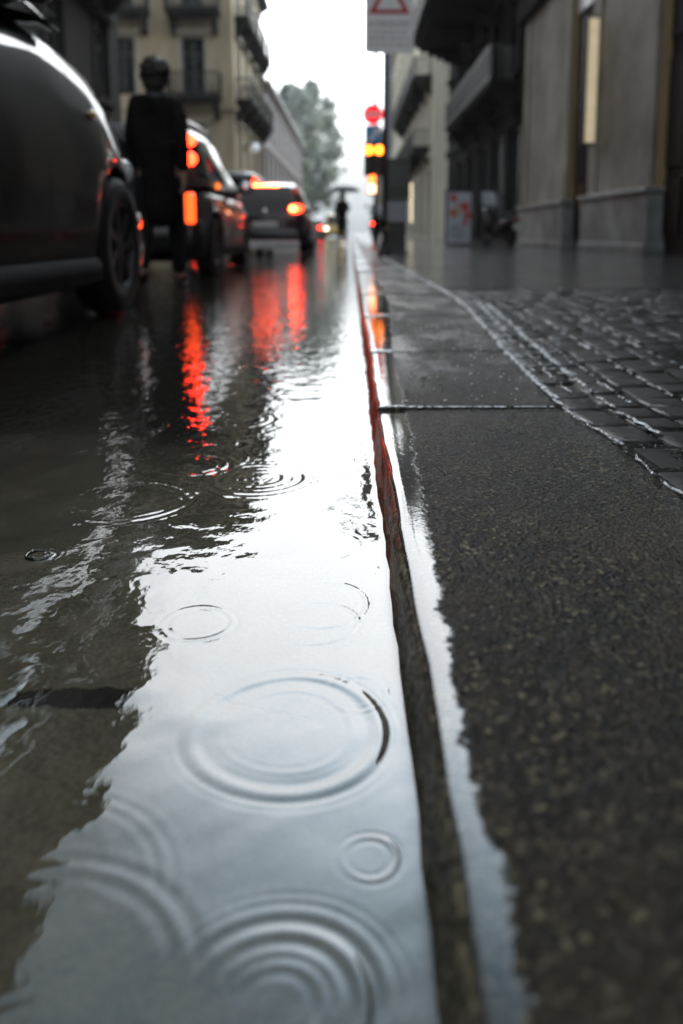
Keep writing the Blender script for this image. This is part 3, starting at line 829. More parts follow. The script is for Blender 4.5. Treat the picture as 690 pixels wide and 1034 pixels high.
# ================================================================== TREES
BARK = pmat('bark', (.05, .04, .032), .9, var=.3, scale=8, bump=.02)
LEAF = [pmat('leaf_deep', (.070, .092, .066), .6, var=.35, scale=1.2), pmat('leaf_pale', (.085, .105, .060), .6, var=.3, scale=1.2)]
def tree(loc, H, Rr, label, seed):
    rs = random.Random(seed); e = empty('street_tree', loc, label, 'tree', group='hazy street trees')
    m = MB(); th = H * .32
    m.tube([(0, 0, 0), (.05, 0, th * .5), (-.05, .05, th), (0, 0, H * .6), (.1, 0, H * .85)], [.3, .25, .2, .12, .04], 10)
    tips = []
    for k in range(16):
        a = rs.uniform(0, 6.28); z0 = rs.uniform(.24, .72) * H; l = Rr * rs.uniform(.5, .95)
        p1 = Vector((math.cos(a) * l * .5, math.sin(a) * l * .5, z0 + l * .35)); p2 = Vector((math.cos(a) * l, math.sin(a) * l, z0 + l * .55))
        m.tube([(0, 0, z0), p1, p2], [.1, .06, .02], 6); tips += [p1, p2]
    m.build('trunk', BARK, e, smooth=True)
    cl = []
    for k in range(64):
        zz = rs.uniform(.22, 1.0); rad = Rr * (math.sin(min(1, (zz - .12) / .9) * math.pi) ** .55)
        a = rs.uniform(0, 6.28); r = rad * math.sqrt(rs.uniform(.05, 1))
        cl.append((Vector((math.cos(a) * r, math.sin(a) * r, zz * H)), rs.uniform(.5, 1.15) * Rr * .3))
    for part in (0, 1):
        m = MB()
        for ci, (c, cr) in enumerate(cl):
            if (ci % 5 < 3) != (part == 0): continue
            for _ in range(95):
                d = Vector((rs.gauss(0, 1), rs.gauss(0, 1), rs.gauss(0, .8))); d *= cr * .62
                p = c + d; s_ = rs.uniform(.26, .52)
                u = Vector((rs.gauss(0, 1), rs.gauss(0, 1), rs.gauss(0, 1))).normalized(); v = u.orthogonal().normalized()
                m.add([p - u * s_, p - v * s_ * .55, p + u * s_, p + v * s_ * .55], [(0, 1, 2, 3)])
        m.build('crown', LEAF[part], e, fix=False)
    return e
tree((-9.3, 128, .1), 23.0, 4.4, 'nearest of the hazy street trees, dark foliage low over the parked cars', 1)
tree((-6.9, 140, .1), 25.5, 4.8, 'tall hazy street tree in the middle of the row', 2)
tree((-7.2, 165, .1), 29.0, 5.4, 'palest and farthest tall street tree fading into the mist', 3)

# ================================================================== VEHICLES
TYRE = pmat('tyre_rubber', (.010, .010, .010), .7, spec=.2, bump=.002, bscale=60)
RIM = pmat('alloy_rim', (.035, .035, .037), .5, metal=.7); CHROME = pmat('chrome', (.6, .6, .6), .12, metal=1)
CGLASS = glass_mat('car_glass', (.010, .011, .012), .02); TRIM = pmat('black_trim', (.010, .010, .010), .8, spec=.15)
PLATE = pmat('plate_white', (.62, .62, .60), .4); UNDER = pmat('underbody', (.006, .006, .006), .9)
def lamp(name, col, es): return pmat(name, tuple(min(.8, c * .6 + .02) for c in col), .25, coat=.5, emit=col, es=es)
REDL = lamp('lamp_red_lit', (1, .022, .006), 10.0); REDHOT = lamp('lamp_brake_lit', (1, .07, .015), 26.0)
REDOFF = pmat('lamp_red_glass', (.30, .01, .008), .15, coat=1); ORANGE = lamp('lamp_orange_lit', (1, .07, .010), 1.5)
WHITEL = lamp('lamp_head_lit', (1, .88, .66), 4.0); AMBEROFF = pmat('indicator_amber', (.65, .40, .14), .2, coat=.6)

class Car:
    def __init__(s, name, label, cat, loc, P, rz=0.0, group=None):
        s.e = empty(name, loc, label, cat, rz, group); s.P = P
        s.L, s.W = P['L'], P['W']; s.by = [a for a, b in P['body']]; s.bz = [b for a, b in P['body']]
        s.ry = [a for a, b in P['roof']]; s.rz_ = [b for a, b in P['roof']]
        s.build()
    def zt(s, y): return float(pchip(s.by, s.bz, np.array([y]))[0])
    def zr(s, y): return float(pchip(s.ry, s.rz_, np.array([y]))[0])
    def hw(s, y): return s.W / 2 * (1 - .16 * abs(2 * y / s.L) ** 5)
    def zb0(s, y):
        t = abs(y) / (s.L / 2)
        return s.P.get('clear', .2) + (max(0, t - .93) / .07 * .14)
    def zb(s, y):
        P = s.P; z = s.zb0(y)
        for yc in P['axles']:
            Rr = P['R'] + .055
            if abs(y - yc) < Rr: z = max(z, P['R'] + math.sqrt(Rr * Rr - (y - yc) ** 2))
        return z
    RING = [(.0, .0), (.80, .0), (.94, .0), (.975, .10), (.995, .30), (1.0, .48), (.987, .66), (.955, .80), (.90, .905), (.81, .97), (.5, 1.02), (0, 1.03)]
    def side(s, y, u, off=0.0):
        """greenhouse side: u from the belt line (0) to the roof edge (1)"""
        zb = s.zt(y) - .02; zr = max(s.zr(y), zb + .01); tum = s.P.get('tumble', .24) * min(1, (zr - zb) / .5)
        wb = s.hw(y) * .925; wtp = wb * (1 - tum)
        x = wb + (wtp - wb) * u + .02 * math.sin(u * math.pi)
        return Vector((x + off, y, zb + (zr - .03 - zb) * u)), wtp, zr
    def build(s):
        P = s.P; e = s.e; L = s.L
        ys = sorted(set(np.round(np.concatenate([np.linspace(-L / 2, L / 2, int(L / .05)), [-L / 2 + .015, -L / 2 + .035, L / 2 - .015, L / 2 - .035]] +
                                 [yc + np.linspace(-1, 1, 25) * (P['R'] + .056) for yc in P['axles']]), 4)))
        m = MB(); half = len(s.RING); vs = []; n = 2 * half - 2
        for y in ys:
            w_ = s.hw(y); a = s.zb(y); b = s.zt(y)
            endt = (L / 2 - abs(y))
            sh = 1.0
            if endt < .06: sh = 1 - .05 * (1 - endt / .06) ** 2
            a0 = s.zb0(y); pts = [(fx * w_ * sh, max(a0 + (b - a0) * fz, a + .004 * q_)) for q_, (fx, fz) in enumerate(s.RING)]
            ring = pts + [(-x, z) for x, z in pts[-2:0:-1]]
            vs += [(x, y, z) for x, z in ring]
        fs = []
        for i in range(len(ys) - 1):
            for j in range(n): fs.append((i * n + j, i * n + (j + 1) % n, (i + 1) * n + (j + 1) % n, (i + 1) * n + j))
        fs.append(tuple(range(n))); fs.append(tuple((len(ys) - 1) * n + j for j in range(n - 1, -1, -1)))
        # greenhouse in the same shell
        m.add(vs, fs)
        gy = np.linspace(s.ry[0], s.ry[-1], 70); vs = []
        for y in gy:
            row = [s.side(y, u)[0] for u in (0, .25, .5, .75, .94)]
            _, wtp, zr = s.side(y, 1)
            row += [Vector((wtp * .95, y, zr - .012)), Vector((wtp * .8, y, zr + .004)), Vector((wtp * .4, y, zr + .016)), Vector((0, y, zr + .02))]
            vs += row + [Vector((-v.x, v.y, v.z)) for v in row[-2::-1]]
        n2 = 17; fs = []
        for i in range(len(gy) - 1):
            for j in range(n2 - 1): fs.append((i * n2 + j, i * n2 + j + 1, (i + 1) * n2 + j + 1, (i + 1) * n2 + j))
        m.add(vs, fs)
        body = m.build('body', P['paint'], e, smooth=True)
        m = MB(); m.box(-s.W * .40, s.W * .40, -L / 2 + .12, L / 2 - .12, .16, .62); m.build('underbody', UNDER, e)
        # glass
        for (y0, y1, u0, u1) in P['side_win']:
            for sg in (1, -1):
                m = MB(); k = 14; vs = []
                for i in range(k + 1):
                    y = y0 + (y1 - y0) * i / k
                    for u in (u0, (u0 + u1) / 2, u1):
                        p = s.side(y, u, .005)[0]; vs.append((sg * p.x, p.y, p.z))
                m.add(vs, [(i * 3 + j, i * 3 + j + 1, i * 3 + j + 4, i * 3 + j + 3) for i in range(k) for j in (0, 1)])
                m.build('side_window', CGLASS, e, smooth=True)
        for nm, (y0, y1) in (('rear_window', P['rear_win']), ('windscreen', P['front_win'])):
            m = MB(); k = 10; vs = []; sgn = -1 if nm == 'rear_window' else 1
            for i in range(k + 1):
                y = y0 + (y1 - y0) * i / k; _, wtp, zr = s.side(y, 1)
                for v in (-.84, -.42, 0, .42, .84): vs.append((v * wtp, y + sgn * .010, zr + .006 + .014 * (1 - abs(v)) + .006))
            m.add(vs, [(i * 5 + j, i * 5 + j + 1, i * 5 + j + 6, i * 5 + j + 5) for i in range(k) for j in range(4)])
            m.build(nm, CGLASS, e, smooth=True)
        # bumpers
        for sg, nm in ((-1, 'rear_bumper'), (1, 'front_bumper')):
            m = MB(); vs = []; k = 14
            for i in range(k + 1):
                x = -s.W * .46 + s.W * .92 * i / k; bow = .07 * (1 - (2 * x / s.W) ** 2) - .035
                yb = sg * (L / 2 + bow)
                for yy, z in ((yb - sg * .25, .24), (yb - sg * .02, .25), (yb + sg * .012, .36), (yb, .52), (yb - sg * .04, .57), (yb - sg * .25, .58)): vs.append((x, yy, z))
            m.add(vs, [(i * 6 + j, i * 6 + j + 1, i * 6 + j + 7, i * 6 + j + 6) for i in range(k) for j in range(5)] + [(0, 1, 2, 3, 4, 5), tuple(k * 6 + j for j in (5, 4, 3, 2, 1, 0))])
            m.build(nm, P.get('bumper', P['paint']), e, smooth=True)
        if P.get('rear_strip'):
            m = MB(); m.box(-s.W * .40, s.W * .40, -L / 2 - .075, -L / 2 - .02, .13, .29); m.build('pale_strip', pmat('strip_pale', (.6, .6, .6), .25, coat=.5), e, bevel=.02)  # pale strip added low under the rear bumper
        # plates, wipers, handles, mirrors
        for sg in (-1, 1):
            pz = P.get('plate_z', .78) if sg < 0 else .45
            off = .012 if pz > .6 else .06
            m = MB(); m.box(-.26, .26, sg * (L / 2 + off) - .006, sg * (L / 2 + off) + .006, pz - .055, pz + .055); m.build('number_plate', PLATE, e, bevel=.004)
        for sg in (-1, 1):
            ym = P['mirror_y']; p = s.side(ym, .04)[0]
            m = MB(); m.ell((sg * (p.x + .13), ym, p.z + .08), (.10, .07, .085), 14, 10); m.bar((sg * (p.x - .02), ym, p.z + .02), (sg * (p.x + .1), ym, p.z + .05), .05)
            mi = m.build('wing_mirror', P['paint'], e, smooth=True)
            m = MB(); m.ell((sg * (p.x + .13), ym - .055, p.z + .08), (.08, .02, .065), 14, 8); m.build('mirror_glass', CHROME, mi, smooth=True)
            for yh in P['handles']:
                x = s.hw(yh) * .99; zc = s.zb(0) + (s.zt(yh) - s.zb(0)) * .80
                m = MB(); m.bar((sg * (x + .02), yh - .1, zc), (sg * (x + .02), yh + .1, zc), .022, .03); m.build('door_handle', P['paint'], e, bevel=.006)
        # door seams as thin dark strips
        for yd in P['seams']:
            for sg in (-1, 1):
                m = MB(); vs = []
                for k in range(9):
                    t_ = .12 + .86 * k / 8
                    a_, b_ = s.zb(yd), s.zt(yd); fx = float(np.interp(t_, [r[1] for r in s.RING[2:]], [r[0] for r in s.RING[2:]]))
                    for dy in (-.002, .002): vs.append((sg * (fx * s.hw(yd) + .0025), yd + dy, a_ + (b_ - a_) * t_))
                m.add(vs, [(2 * k, 2 * k + 1, 2 * k + 3, 2 * k + 2) for k in range(8)]); m.build('door_seam', TRIM, e)
        # lower side moulding
        for sg in (-1, 1):
            a0, a1 = P['axles']; m = MB(); vs = []
            yy = np.linspace(a0 + P['R'] + .1, a1 - P['R'] - .1, 12)
            for y in yy:
                w_ = s.hw(y)
                vs += [(sg * (w_ * .95), y, .19), (sg * (w_ + .012), y, .22), (sg * (w_ + .012), y, .30), (sg * (w_ * .985), y, .33)]
            m.add(vs, [(i * 4 + j, i * 4 + j + 1, i * 4 + j + 5, i * 4 + j + 4) for i in range(11) for j in range(3)]); m.build('side_sill', TRIM, e, smooth=True)
        # wheels
        first = None
        for yc in P['axles']:
            for sg in (-1, 1):
                Rr = P['R']; wd = .205
                if first is None:
                    m = MB(); h = wd / 2
                    m.lathe([(Rr * .62, -h * .8), (Rr * .66, -h), (Rr * .90, -h), (Rr * .985, -h * .72), (Rr, -h * .4), (Rr, -.02), (Rr - .008, -.015), (Rr - .008, .015), (Rr, .02), (Rr, h * .4), (Rr * .985, h * .72), (Rr * .90, h), (Rr * .66, h), (Rr * .62, h * .8)], 40, 'x')
                    t_ = m.build('wheel', TYRE, e, smooth=True)
                    m = MB(); m.lathe([(Rr * .63, -h * .7), (Rr * .63, h * .78), (Rr * .67, h * .9), (Rr * .60, h * .93), (Rr * .57, h * .6), (Rr * .57, -h * .5)], 36, 'x')
                    m.lathe([(.001, h * .80), (.06, h * .80), (.07, h * .5), (.001, h * .4)], 20, 'x')
                    for k in range(7):
                        a = 2 * math.pi * k / 7
                        m.bar((h * .62, math.cos(a) * .04, math.sin(a) * .04), (h * .72, math.cos(a) * Rr * .60, math.sin(a) * Rr * .60), .055, .03, up=(1, 0, 0))
                    r_ = m.build('rim', RIM, t_, smooth=False)
                    m = MB(); m.lathe([(.001, h * .1), (Rr * .5, h * .1), (Rr * .5, h * .25), (.001, h * .25)], 24, 'x'); m.build('brake_disc', pmat('disc', (.12, .11, .1), .5, metal=.8), t_)
                    first = t_; o = t_
                else:
                    o = copy_tree(first, e)
                o.location = (sg * (s.W / 2 - .012 - wd / 2), yc, Rr); o.rotation_euler = (0, 0, 0 if sg > 0 else math.pi)
        # lamps: (name, x, z, rx, rz, end, material, both sides)
        for (nm, x, z, rx, rz, end, mat, both) in P['lamps']:
            for sg in ((1, -1) if both else (1,)):
                y = s.end_y(z, end)
                m = MB()
                if nm in ('brake_light', 'reflector'):
                    m.box(sg * x - rx, sg * x + rx, y + end * .0 - .03, y + .03, z - rz, z + rz); m.build(nm, mat, e, bevel=min(rz, rx) * .5)
                else:
                    m.ell((sg * x, y, z), (rx, .035, rz), 16, 10); m.build(nm, mat, e, smooth=True)
        if P.get('rails'):
            for sg in (-1, 1):
                pts = []
                for k in range(13):
                    y = P['rails'][0] + (P['rails'][1] - P['rails'][0]) * k / 12; _, wtp, zr = s.side(y, 1); pts.append((sg * wtp * .93, y, zr + (.055 if 0 < k < 12 else .0)))
                m = MB(); m.tube(pts, .016, 8); m.build('roof_rail', CHROME, e, smooth=True)
    def end_y(s, z, end):
        """where the shell ends (rear -1, front +1) at height z"""
        if z <= s.zt(end * (s.L / 2 - .03)): return end * (s.L / 2 + (0.0))
        ys = np.linspace(end * s.L / 2, 0, 300)
        for y in ys:
            top = max(s.zt(y), s.zr(y) if s.ry[0] <= y <= s.ry[-1] else 0)
            if top >= z: return float(y)
        return 0.0

def paint(name, col, metal=.1, rough=.35): 
    return pmat(name, col, rough, metal=metal, coat=.6, spec=.2, var=.1, scale=3)

# near car: front right quarter alongside us
near = dict(L=4.5, W=1.86, R=.375, axles=(-1.32, 1.60), clear=.24, paint=pmat('grey_green_paint', (.007, .0075, .006), .6, coat=.5, spec=.1, var=.1),
            body=[(-2.25, .92), (-2.1, 1.08), (-1.6, 1.16), (-.5, 1.20), (.3, 1.32), (.75, 1.37), (1.2, 1.34), (1.6, 1.24), (1.95, 1.06), (2.15, .86), (2.25, .70)],
            roof=[(-2.12, 1.06), (-1.85, 1.42), (-1.45, 1.66), (-.7, 1.74), (-.2, 1.74), (.2, 1.62), (.85, 1.30)],
            side_win=[(-1.6, -.65, .14, .88), (-.58, .25, .14, .88)], rear_win=(-2.03, -1.55), front_win=(.05, .78),
            mirror_y=.30, handles=(-1.0, -.1), seams=(-.62, .52), plate_z=.8,
            lamps=[('tail_light', .74, .95, .13, .12, -1, REDOFF, True), ('headlight', .66, .82, .17, .10, 1, pmat('headlamp_glass', (.5, .5, .5), .05, coat=1), True)])
nc = Car('parked_car', 'dark grey car close by at left with its front wheel towards us in the water', 'car', (-2.17, 2.84, 0), near)
m = MB(); m.ell((near['W'] / 2 * .985, 1.14, 1.02), (.016, .045, .022), 14, 8); m.build('side_indicator', AMBEROFF, nc.e, smooth=True)

mpv = dict(L=4.0, W=1.74, R=.31, axles=(-1.25, 1.22), clear=.17, paint=paint('black_paint', (.012, .012, .013)),
           body=[(-2.0, .78), (-1.93, .92), (-1.5, .95), (0, .96), (1.0, .95), (1.4, .92), (1.8, .80), (2.0, .62)],
           roof=[(-1.98, .90), (-1.90, 1.25), (-1.78, 1.47), (-1.5, 1.55), (-.6, 1.58), (.0, 1.55), (.5, 1.34), (1.15, .94)],
           side_win=[(-1.65, -1.0, .16, .86), (-.95, -.1, .14, .88), (-.03, .6, .14, .86)], rear_win=(-1.95, -1.72), front_win=(.2, 1.02),
           mirror_y=.62, handles=(-.8, .1), seams=(-.95, -.05, .85), plate_z=.66, rails=(-1.5, .0),
           lamps=[('tail_light', .70, 1.365, .065, .062, -1, REDL, False), ('tail_light', .715, 1.175, .068, .065, -1, REDL, False), ('reflector', .72, .69, .05, .15, -1, ORANGE, False), ('tail_light', -.70, 1.365, .065, .062, -1, REDOFF, False), ('tail_light', -.715, 1.175, .068, .065, -1, REDOFF, False), ('reflector', -.72, .69, .05, .15, -1, REDOFF, False), ('tail_light', .25, .50, .03, .03, -1, WHITEL, True)])
Car('tall_hatchback', 'black tall hatchback with two round red lamps up its rear pillar', 'car', (-2.30, 9.95, 0), mpv)

hatch = dict(L=4.0, W=1.74, R=.30, axles=(-1.25, 1.22), clear=.2, paint=paint('dark_hatch_paint', (.012, .014, .017)),
             body=[(-2.0, .80), (-1.93, .94), (-1.5, .96), (0, .95), (1.0, .94), (1.4, .90), (1.8, .78), (2.0, .62)],
             roof=[(-1.97, .92), (-1.82, 1.18), (-1.58, 1.40), (-1.2, 1.47), (-.4, 1.48), (.1, 1.43), (.5, 1.25), (1.05, .93)],
             side_win=[(-1.35, -.75, .16, .86), (-.68, .3, .14, .88)], rear_win=(-1.91, -1.62), front_win=(.15, .95),
             mirror_y=.5, handles=(-.3,), seams=(-.72, .5), plate_z=.62, rear_strip=True,
             lamps=[('tail_light', .63, .93, .135, .085, -1, REDL, True), ('brake_light', .0, 1.385, .27, .042, -1, REDHOT, False)])
hc = Car('hatchback', 'small black hatchback braking ahead with a bright brake lamp on its right', 'car', (-1.72, 18.2, 0), hatch)
m = MB(); m.ell((.57, -2.035, .93), (.065, .03, .055), 16, 10); m.build('brake_light', REDHOT, hc.e, smooth=True)
m = MB(); m.ell((.60, -1.80, 1.30), (.05, .03, .05), 16, 10); m.build('reflector', REDOFF, hc.e, smooth=True)
m = MB(); m.ell((0, -2.02, .86), (.07, .02, .07), 18, 10); m.build('badge', CHROME, hc.e, smooth=True)

vanp = dict(L=4.6, W=1.85, R=.33, axles=(-1.4, 1.45), clear=.22, paint=paint('van_paint', (.012, .012, .014)),
            body=[(-2.3, .95), (-2.25, 1.05), (-1.5, 1.08), (0, 1.08), (1.2, 1.05), (1.8, .98), (2.1, .8), (2.3, .62)],
            roof=[(-2.28, 1.0), (-2.24, 1.6), (-2.15, 2.05), (-1.9, 2.12), (0, 2.14), (.6, 2.06), (1.0, 1.7), (1.6, 1.05)], tumble=.12,
            side_win=[(.1, .95, .2, .8)], rear_win=(-2.262, -2.17), front_win=(.75, 1.5), mirror_y=1.05, handles=(.2,), seams=(-.9, .0, 1.05), plate_z=.7,
            lamps=[('tail_light', .80, 1.85, .07, .08, -1, REDL, True), ('tail_light', .84, 1.05, .06, .14, -1, REDL, True)])
Car('delivery_van', 'dark delivery van half hidden ahead of the tall hatchback', 'van', (-4.42 + 1.0, 24.5, 0), vanp)

far = dict(hatch); far['paint'] = paint('silver_far', (.25, .26, .27)); far['rear_strip'] = False
far['lamps'] = [('tail_light', .63, .80, .13, .10, -1, REDL, True), ('headlight', .6, .66, .17, .11, 1, WHITEL, True)]
Car('distant_car', 'silver car with red tail lamps in the mist beyond the hatchback', 'car', (-2.7, 58, 0), far)
yel = dict(vanp); yel['paint'] = paint('yellow_van_paint', (.60, .38, .08)); yel['lamps'] = [('headlight', .72, .80, .17, .13, 1, WHITEL, True), ('tail_light', .8, 1.0, .07, .16, -1, REDL, True)]
Car('distant_van', 'yellow van with lit lamps coming towards us in the far mist', 'van', (-1.4, 74, 0), yel, math.pi)
far2 = dict(far); far2['paint'] = paint('blue_far', (.03, .12, .35))
Car('distant_car', 'small blue car far off at the left under the trees', 'car', (-3.3, 66, 0), far2)

# ================================================================== PEOPLE
SKIN = pmat('skin', (.34, .20, .14), .5); CLOTH = pmat('black_wool', (.008, .007, .007), .9, spec=.1, bump=.03, bscale=11)
TROUS = pmat('dark_trousers', (.010, .010, .011), .9, spec=.1); SHOE = pmat('black_leather', (.01, .01, .01), .35); HAIR = pmat('dark_hair', (.012, .009, .007), .6, bump=.01, bscale=60)
SHIRT = pmat('pale_scarf', (.06, .06, .065), .8)
def skin_obj(name, V, E_, Rd, mat, parent, sub=2):
    me = bpy.data.meshes.new(name); me.from_pydata([tuple(v) for v in V], E_, []); me.update()
    o = bpy.data.objects.new(name, me); COL.objects.link(o); o.parent = parent; me.materials.append(mat)
    o.modifiers.new('skin', 'SKIN'); me.skin_vertices or None
    lay = me.skin_vertices[0].data if len(me.skin_vertices) else None
    if lay is None:
        bm = bmesh.new(); bm.from_mesh(me); bm.verts.layers.skin.verify(); bm.to_mesh(me); bm.free(); lay = me.skin_vertices[0].data
    for i, r in enumerate(Rd):
        lay[i].radius = (r, r) if isinstance(r, (int, float)) else r
        lay[i].use_root = (i == 0)
    ss = o.modifiers.new('sub', 'SUBSURF'); ss.levels = sub; ss.render_levels = sub
    return o
def person(loc, rz, label, hold=False, stride=.16, H=1.76):
    k = H / 1.76
    e = empty('person', loc, label, 'person', rz); e.scale = (k, k, k)
    # joints (facing +y)
    J = {'pel': (0, 0, .96), 'bel': (0, .01, 1.10), 'che': (0, .0, 1.30), 'nb': (0, -.01, 1.47), 'nk': (0, .0, 1.54), 'hd': (0, .015, 1.62), 'tp': (0, .01, 1.70)}
    for s_, sg in (('r', 1), ('l', -1)):
        st = stride * sg
        J['hip' + s_] = (.10 * sg, 0, .92); J['kn' + s_] = (.105 * sg, st * .6 + .03, .50); J['an' + s_] = (.11 * sg, st * 1.2 - .02, .09 + (.05 if sg < 0 else 0)); J['toe' + s_] = (.12 * sg, st * 1.2 + .15, .035 + (.0))
        J['sh' + s_] = (.168 * sg, -.01, 1.43); J['el' + s_] = (.21 * sg, -.04 - st * .5, 1.14); J['wr' + s_] = (.215 * sg, .06 - st * 1.0, .90)
    if hold:
        J['elr'] = (.23, .10, 1.16); J['wrr'] = (.10, .28, 1.30)
    names = list(J); idx = {n_: i for i, n_ in enumerate(names)}
    V = [Vector(J[n_]) for n_ in names]; rad = {'pel': .13, 'bel': .12, 'che': .135, 'nb': .075, 'nk': .055, 'hd': .088, 'tp': .07}
    for s_ in 'rl': rad.update({'hip' + s_: .085, 'kn' + s_: .055, 'an' + s_: .038, 'toe' + s_: .030, 'sh' + s_: .058, 'el' + s_: .040, 'wr' + s_: .028})
    Rd = [rad[n_] for n_ in names]
    E_ = [('pel', 'bel'), ('bel', 'che'), ('che', 'nb'), ('nb', 'nk'), ('nk', 'hd'), ('hd', 'tp')]
    for s_ in 'rl': E_ += [('pel', 'hip' + s_), ('hip' + s_, 'kn' + s_), ('kn' + s_, 'an' + s_), ('an' + s_, 'toe' + s_), ('che', 'sh' + s_), ('sh' + s_, 'el' + s_), ('el' + s_, 'wr' + s_)]
    E_ = [(idx[a], idx[b]) for a, b in E_]
    # hands: palm and five unequal curled fingers
    for s_, sg in (('r', 1), ('l', -1)):
        w0 = V[idx['wr' + s_]]; d = (w0 - V[idx['el' + s_]]).normalized(); side = Vector((0, 1, 0)); side = (side - d * side.dot(d)).normalized(); inn = d.cross(side)
        if inn.x * sg > 0: inn = -inn
        pi = len(V); V.append(w0 + d * .055); Rd.append(.030); E_.append((idx['wr' + s_], pi))
        for q, ln in enumerate((.075, .085, .08, .062)):
            b0 = w0 + d * .095 + side * (.030 - .020 * q)
            a1 = b0 + d * ln * .45 + inn * .010; a2 = b0 + d * ln * .75 + inn * .03
            base = len(V); V += [b0, a1, a2]; Rd += [.010, .0088, .0075]; E_ += [(pi, base), (base, base + 1), (base + 1, base + 2)]
        base = len(V); V += [w0 + d * .05 + side * .042, w0 + d * .085 + side * .058 + inn * .012]; Rd += [.011, .009]; E_ += [(pi, base), (base, base + 1)]
    # nose, ears
    hd = idx['hd']
    for p, r in (((0, .115, 1.605), .014), ((.088, .0, 1.61), .018), ((-.088, .0, 1.61), .018)):
        V.append(Vector(p)); Rd.append(r); E_.append((hd, len(V) - 1))
    skin_obj('body', V, E_, Rd, SKIN, e)
    def garment(name, ns, es, rd, mat):
        ii = {n_: i for i, n_ in enumerate(ns)}
        skin_obj(name, [J[n_] if isinstance(n_, str) else n_ for n_ in ns], [(ii[a], ii[b]) for a, b in es], rd, mat, e)
    J['hem'] = (0, -.02, .46)
    ns = ['pel', 'bel', 'che', 'nb', 'hem', 'shr', 'elr', 'wrr', 'shl', 'ell', 'wrl']
    garment('coat', ns, [('pel', 'bel'), ('bel', 'che'), ('che', 'nb'), ('pel', 'hem'), ('che', 'shr'), ('shr', 'elr'), ('elr', 'wrr'), ('che', 'shl'), ('shl', 'ell'), ('ell', 'wrl')],
            [(.165, .145), (.155, .135), (.17, .14), (.085, .085), (.185, .165), .080, .060, .05, .085, .066, .05], CLOTH)
    for s_ in 'rl':
        garment('trouser_leg', ['hip' + s_, 'kn' + s_, 'an' + s_], [('hip' + s_, 'kn' + s_), ('kn' + s_, 'an' + s_)], [.105, .078, .062], TROUS)
        garment('shoe', ['an' + s_, 'toe' + s_], [('an' + s_, 'toe' + s_)], [.05, .042], SHOE)
    m = MB(); m.ell((0, -.012, 1.68), (.112, .122, .112), 20, 14); m.ell((0, -.055, 1.60), (.092, .07, .10), 16, 10)
    hr = random.Random(9)
    for _ in range(46):
        d = Vector((hr.gauss(0, 1), hr.gauss(-.5, 1), hr.gauss(.3, 1))).normalized(); m.ell((d.x * .100, -.02 + d.y * .108, 1.675 + d.z * .100), (.026, .026, .03), 8, 6)
    m.build('hair', HAIR, e, smooth=True)
    m = MB(); m.lathe([(.075, 1.46), (.095, 1.49), (.085, 1.53), (.068, 1.525)], 20); m.build('scarf', SHIRT if not hold else CLOTH, e, smooth=True)
    m = MB()
    for sg in (-1, 1): m.ell((.034 * sg, .098, 1.635), (.012, .010, .008), 10, 6)
    m.build('eye', pmat('eye_dark', (.05, .04, .035), .2), e, smooth=True)
    return e
person((-1.55, 6.55, 0), 0.0, 'person in a long black coat walking away between the two nearest dark cars', H=1.80)
person((-.28, 29.5, 0), .1, 'distant dark figure walking under the black umbrella beside the kerb', hold=True, stride=.12, H=1.88)
u = empty('umbrella', (-.22, 29.8, 1.16), 'open black umbrella held above the distant walking figure', 'umbrella')
m = MB(); n = 8; rings = []
for j in range(7):
    t_ = j / 6; r = .62 * math.sin(t_ * 1.35) / math.sin(1.35); z = 1.02 - .22 * (1 - math.cos(t_ * 1.35)) / (1 - math.cos(1.35))
    for i in range(n * 3):
        a = 2 * math.pi * i / (n * 3); sc = 1 - (.07 * t_ if i % 3 else 0); m.v.append((r * sc * math.cos(a), r * sc * math.sin(a), z - (0 if i % 3 else .015 * t_)))
for j in range(6):
    for i in range(24): m.f.append((j * 24 + i, j * 24 + (i + 1) % 24, (j + 1) * 24 + (i + 1) % 24, (j + 1) * 24 + i))
cn = m.build('canopy', pmat('umbrella_cloth', (.012, .012, .013), .6), u, smooth=True); sol = cn.modifiers.new('s', 'SOLIDIFY'); sol.thickness = .004
m = MB(); m.tube([(0, 0, -.12), (0, 0, 1.08)], .008, 8); m.tube([(0, 0, -.12), (.0, .03, -.15), (0, .05, -.12)], .012, 8); m.build('shaft', IRON, u)
m = MB()
for i in range(8):
    a = 2 * math.pi * i / 8; m.bar((0, 0, 1.0), (.5 * math.cos(a), .5 * math.sin(a), .80), .006)
m.build('rib', IRON, u)

# ================================================================== STREET FURNITURE
POLE = pmat('grey_pole', (.16, .18, .20), .4, metal=.4); DPOLE = pmat('dark_pole', (.03, .035, .04), .4, metal=.3)
WSIGN = pmat('sign_white', (.90, .90, .90), .45, var=.05); REDP = pmat('sign_red', (.50, .03, .035), .4, var=.06); GREYT = pmat('sign_text', (.22, .22, .24), .5); BLUEP = pmat('sign_blue', (.06, .36, .72), .4, var=.1)
def text(body, size, loc, mat, parent, name='lettering', rx=math.pi / 2):
    c = bpy.data.curves.new(name, 'FONT'); c.body = body; c.size = size; c.align_x = 'CENTER'; c.align_y = 'CENTER'; c.extrude = .0015
    o = bpy.data.objects.new(name, c); COL.objects.link(o); o.location = loc; o.rotation_euler = (rx, 0, 0); bpy.context.view_layer.update()
    me = bpy.data.meshes.new_from_object(o.evaluated_get(bpy.context.evaluated_depsgraph_get())); me.name = name
    t_ = bpy.data.objects.new(name, me); COL.objects.link(t_); t_.location = loc; t_.rotation_euler = (rx, 0, 0); t_.parent = parent
    me.materials.clear(); me.materials.append(mat); bpy.data.objects.remove(o); t_.name = name
    return t_
